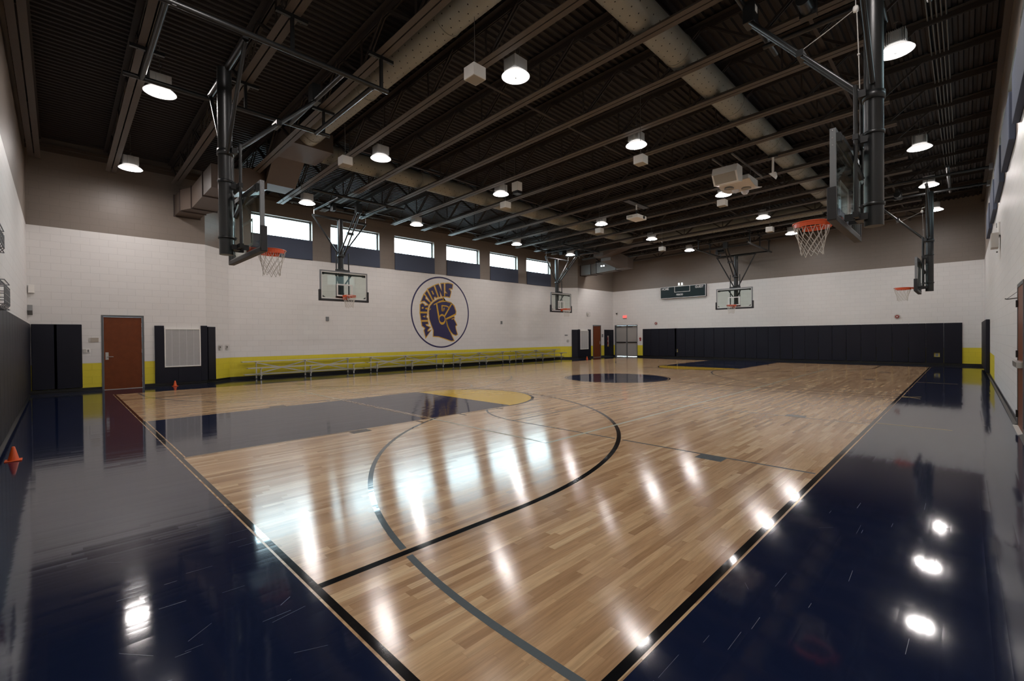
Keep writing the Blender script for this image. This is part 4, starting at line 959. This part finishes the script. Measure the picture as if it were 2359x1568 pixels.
def cage(mb, x0, x1, y0, y1, z0, z1, n=5, m_=4, r=.006):
    for k in range(n+1):
        x = x0+(x1-x0)*k/n; mb.tube([(x,y0,z0),(x,y1-.04,z0),(x,y1,z0+.05),(x,y1,z1-.05),(x,y1-.04,z1),(x,y0,z1)], r, 5)
    for k in range(m_+1):
        z = z0+(z1-z0)*k/m_; mb.tube([(x0,y0,z),(x0,y1,z),(x1,y1,z),(x1,y0,z)], r, 5)
    return mb
g = dev('guarded_alarm', 'wire-caged red alarm device on the near wall at the left edge', 'fire alarm', (-7.15,YN,1.93), [('wire_cage', cage(MB(), -.42,.35,.001,.16,-.05,.27), 'greysteel'), ('alarm_body', MB().box(-.10,.10,.001,.09,.02,.14), 'red'), ('wire_stem', MB().tube([(-.1,.08,.16),(.05,.10,.24)], .008, 5), 'dark')])
dev('guarded_light', 'empty wire cage high on the near wall at the left edge', 'wire guard', (-6.75,YN,2.66), [('wire_cage', cage(MB(), -.45,.40,.001,.14,-.10,.16), 'greysteel'), ('light_body', MB().box(-.2,.2,.001,.06,-.05,.08), 'white')])
dev('wall_speaker', 'small white box high in the near left corner', 'speaker', (XL,-1.60,2.91), [('box_body', MB().box(.001,.07,-.06,.06,-.11,.11), 'white')])
dev('corner_wedge', 'grey wedge sensor in the near left corner above the pads', 'piece', (XL,YN,2.31), [('wedge', MB().prism([(.001,.001,-.12),(.16,.001,-.0),(.001,.001,.16)], (0,.10,0)), 'perfhole')])  # plain grey wedge set into the corner
dv = dev('wall_speaker_bracket', 'white bracketed device with coiled cable high on the right wall', 'speaker', (XR,15.0,3.75), [('mount_plate', MB().box(-.03,-.001,-.22,.22,.05,.36), 'white'), ('device_body', MB().box(-.16,-.03,-.35,.05,-.25,.10,0,.01), 'offwhite'), ('cable_coil', MB().tube([(-.10,.30+.26*math.cos(a*.4),-.10+.11*math.sin(a*.4)) for a in range(16)], .008, 5), 'dark'), ('antenna', MB().tube([(-.05,.20,.30),(-.05,.30,.42)], .008, 5), 'dark'), ('knob', MB().lathe([(.001,-.02),(.02,0),(.001,.02)], 8, (-.06,-.30,-.36)), 'dark')])
dev('wall_hook', 'small dark wall bracket beside the brown door on the right wall', 'bracket', (XR,9.95,2.03), [('arm', MB().tube([(-.001,-.2,0),(-.10,.10,.0),(-.12,.14,.01)], .010, 6), 'dark'), ('brace_wire', MB().tube([(-.001,-.25,.10),(-.10,.10,.01)], .004, 5), 'greysteel')])

# ------------------------------------------------------------------ ceiling equipment
pj = thing('projector', 'white projector on a pole under the middle of the ceiling', 'projector', None, (-7.82,14.66,6.0))
obj('projector_body', MB().box(-.24,.24,-.34,.34,-.07,.07,0,.02), M['white'], pj)
obj('projector_lens', MB().tube([(.235,.12,-.005),(.27,.12,-.005)], .055, 18), M['dark'], pj)
obj('vent_panel', MB().box(-.20,.02,-.344,-.338,-.035,.035), M['offwhite'], pj)
obj('mount_pole', MB().tube([(0,0,.06),(0,0,.34)], .022, 10).box(-.09,.09,-.09,.09,.07,.10), M['blackmetal'], pj)
obj('pole_sleeve', MB().tube([(0,0,.30),(0,0,.50)], .028, 10), M['white'], pj); obj('ceiling_plate', MB().box(-.12,.12,-.75,.75,.50,.54), M['blackmetal'], pj)
wb = thing('wireless_box', 'white box with a black tray beside a lamp in the second row', 'wireless box', None, (-9.19,9.50,6.33))
obj('box_body', MB().box(-.13,.13,-.11,.11,-.13,.15,0,.005), M['white'], wb); obj('tray', MB().box(-.10,.12,-.10,.12,-.22,-.13), M['dark'], wb); obj('hanger_rod', MB().tube([(-.05,-.05,.15),(-.05,-.05,.94)], .006, 5), M['conduit'], wb)
fx = thing('ceiling_sound_unit', 'curved white ceiling unit with round grilles and domes, hung from struts', 'ceiling unit', None, (-3.95,14.25,6.15))
mb = MB(); nn = 14; w2, l2 = .47, .60
cur = lambda v: -.10*math.cos(v*math.pi/2)+.03
for k in range(nn):
    v0, v1 = -1+2*k/nn, -1+2*(k+1)/nn; z0, z1 = cur(v0), cur(v1)
    mb.quad((-w2,v0*l2,z0),(w2,v0*l2,z0),(w2,v1*l2,z1),(-w2,v1*l2,z1)); mb.quad((-w2,v0*l2,z0+.03),(w2,v0*l2,z0+.03),(w2,v1*l2,z1+.03),(-w2,v1*l2,z1+.03))
    for s in (-1, 1): mb.quad((s*w2,v0*l2,z0),(s*w2,v1*l2,z1),(s*w2,v1*l2,z1+.03),(s*w2,v0*l2,z0+.03))
for s in (-1, 1): mb.quad((-w2,s*l2,cur(s)),(w2,s*l2,cur(s)),(w2,s*l2,cur(s)+.03),(-w2,s*l2,cur(s)+.03))
obj('curved_panel', mb, P('cream_panel', (.66,.60,.54), .4), fx)
obj('housing', MB().box(-.38,.40,-.42,.45,-.02,.24,0,.03), M['white'], fx)
for x, y in ((-.22,-.30),(.20,-.02)):
    g = obj('round_grille', MB().lathe([(.001,-.012),(.11,-.012),(.12,-.004),(.135,.0)], 28, (x,y,cur(y/l2)-.006)), M['grille'], fx)
    obj('grille_ring', MB().lathe([(.118,-.01),(.138,-.012),(.142,.0)], 28, (x,y,cur(y/l2)-.010)), M['greysteel'], g)
obj('lens_dome', MB().lathe([(.001,-.09),(.06,-.075),(.10,-.03),(.11,0)], 24, (-.12,-.02,cur(0)-.002)), M['lensdome'], fx)
obj('lower_dome', MB().lathe([(.001,-.13),(.06,-.115),(.11,-.06),(.12,0)], 24, (.02,.42,cur(.7)+.0)), M['lensdome'], fx)
obj('hanger_rod', MB().tube([(-.15,.0,.24),(-.14,-.1,.47)], .007, 6).tube([(.34,-.1,.24),(.36,-.1,.48)], .007, 6).tube([(.34,.3,.24),(.36,.3,.48)], .007, 6), M['conduit'], fx)
sb = thing('box_speaker', 'white box speaker with beige cloth front above the curved ceiling unit', 'speaker', None, (-4.02,13.30,6.32))
obj('cabinet', MB().prism([(-.36,-.02,-.26),(-.36,-.20,.02),(-.36,-.12,.24),(-.36,.30,.24),(-.36,.30,-.20)], (.72,0,0)), M['white'], sb)
obj('speaker_cloth', MB().prism([(-.31,-.040,-.235),(-.31,-.205,.005),(-.31,-.199,.011),(-.31,-.030,-.232)], (.62,0,0)), M['grille'], sb)
obj('bracket', MB().box(-.02,.02,.0,.04,.24,.31).box(.20,.24,.0,.04,.24,.31), M['greysteel'], sb)
for x, y0, y1, nm in ((-4.09,12.42,13.76,'left'),(-3.56,12.42,15.22,'right')):
    tag(obj('strut_channel', MB().box(x-.02,x+.02,y0,y1,zb(x)-.045,zb(x)-.004), M['conduit']), 'thin steel strut across the joists above the curved ceiling unit, %s one' % nm, 'strut', 'ceiling struts')
cm = thing('pole_camera', 'white camera on a short white pole right of the curved ceiling unit', 'camera', None, (-2.83,13.6,6.1))
obj('pole', MB().tube([(0,0,.04),(0,0,.50)], .032, 12), M['white'], cm); obj('camera_head', MB().prism([(-.10,-.05,.05),(.08,-.05,.06),(.10,-.05,-.05),(.06,-.05,-.13)], (0,.12,0)), M['white'], cm)
obj('mount_clamp', MB().box(-.12,.12,-.04,.04,.50,.55), M['blackmetal'], cm)
el = thing('emergency_light', 'twin-head emergency light on the far duct trunk', 'emergency light', 'twin-head emergency lights', (-15.05,23.27,5.88))
obj('housing', MB().box(-.10,.10,-.05,.0,-.04,.04), M['offwhite'], el)
for x in (-.09,.09): obj('lamp_head', MB().box(x-.04,x+.04,-.10,-.04,-.03,.05), M['led'], el)

# ------------------------------------------------------------------ cones
cm_ = [MB().lathe([(.001,.175),(.012,.175),(.016,.168),(.052,.012)], 24), MB().box(-.075,.075,-.075,.075,.0,.012,0,.004)]
c0 = None
for loc, lb in (((-7.23,-1.50,.0),'small orange cone on the navy floor at the left edge'),((-16.70,1.52,.0),'small orange cone below the near wall grille'),((-16.15,23.0,.0),'tiny orange cone by the far navy pads')):
    if c0 is None:
        c0 = thing('sports_cone', lb, 'cone', 'small orange cones', loc); obj('cone_body', cm_[0], M['cone'], c0); obj('cone_base', cm_[1], M['cone'], c0)
    else: dup(c0, loc, lb)
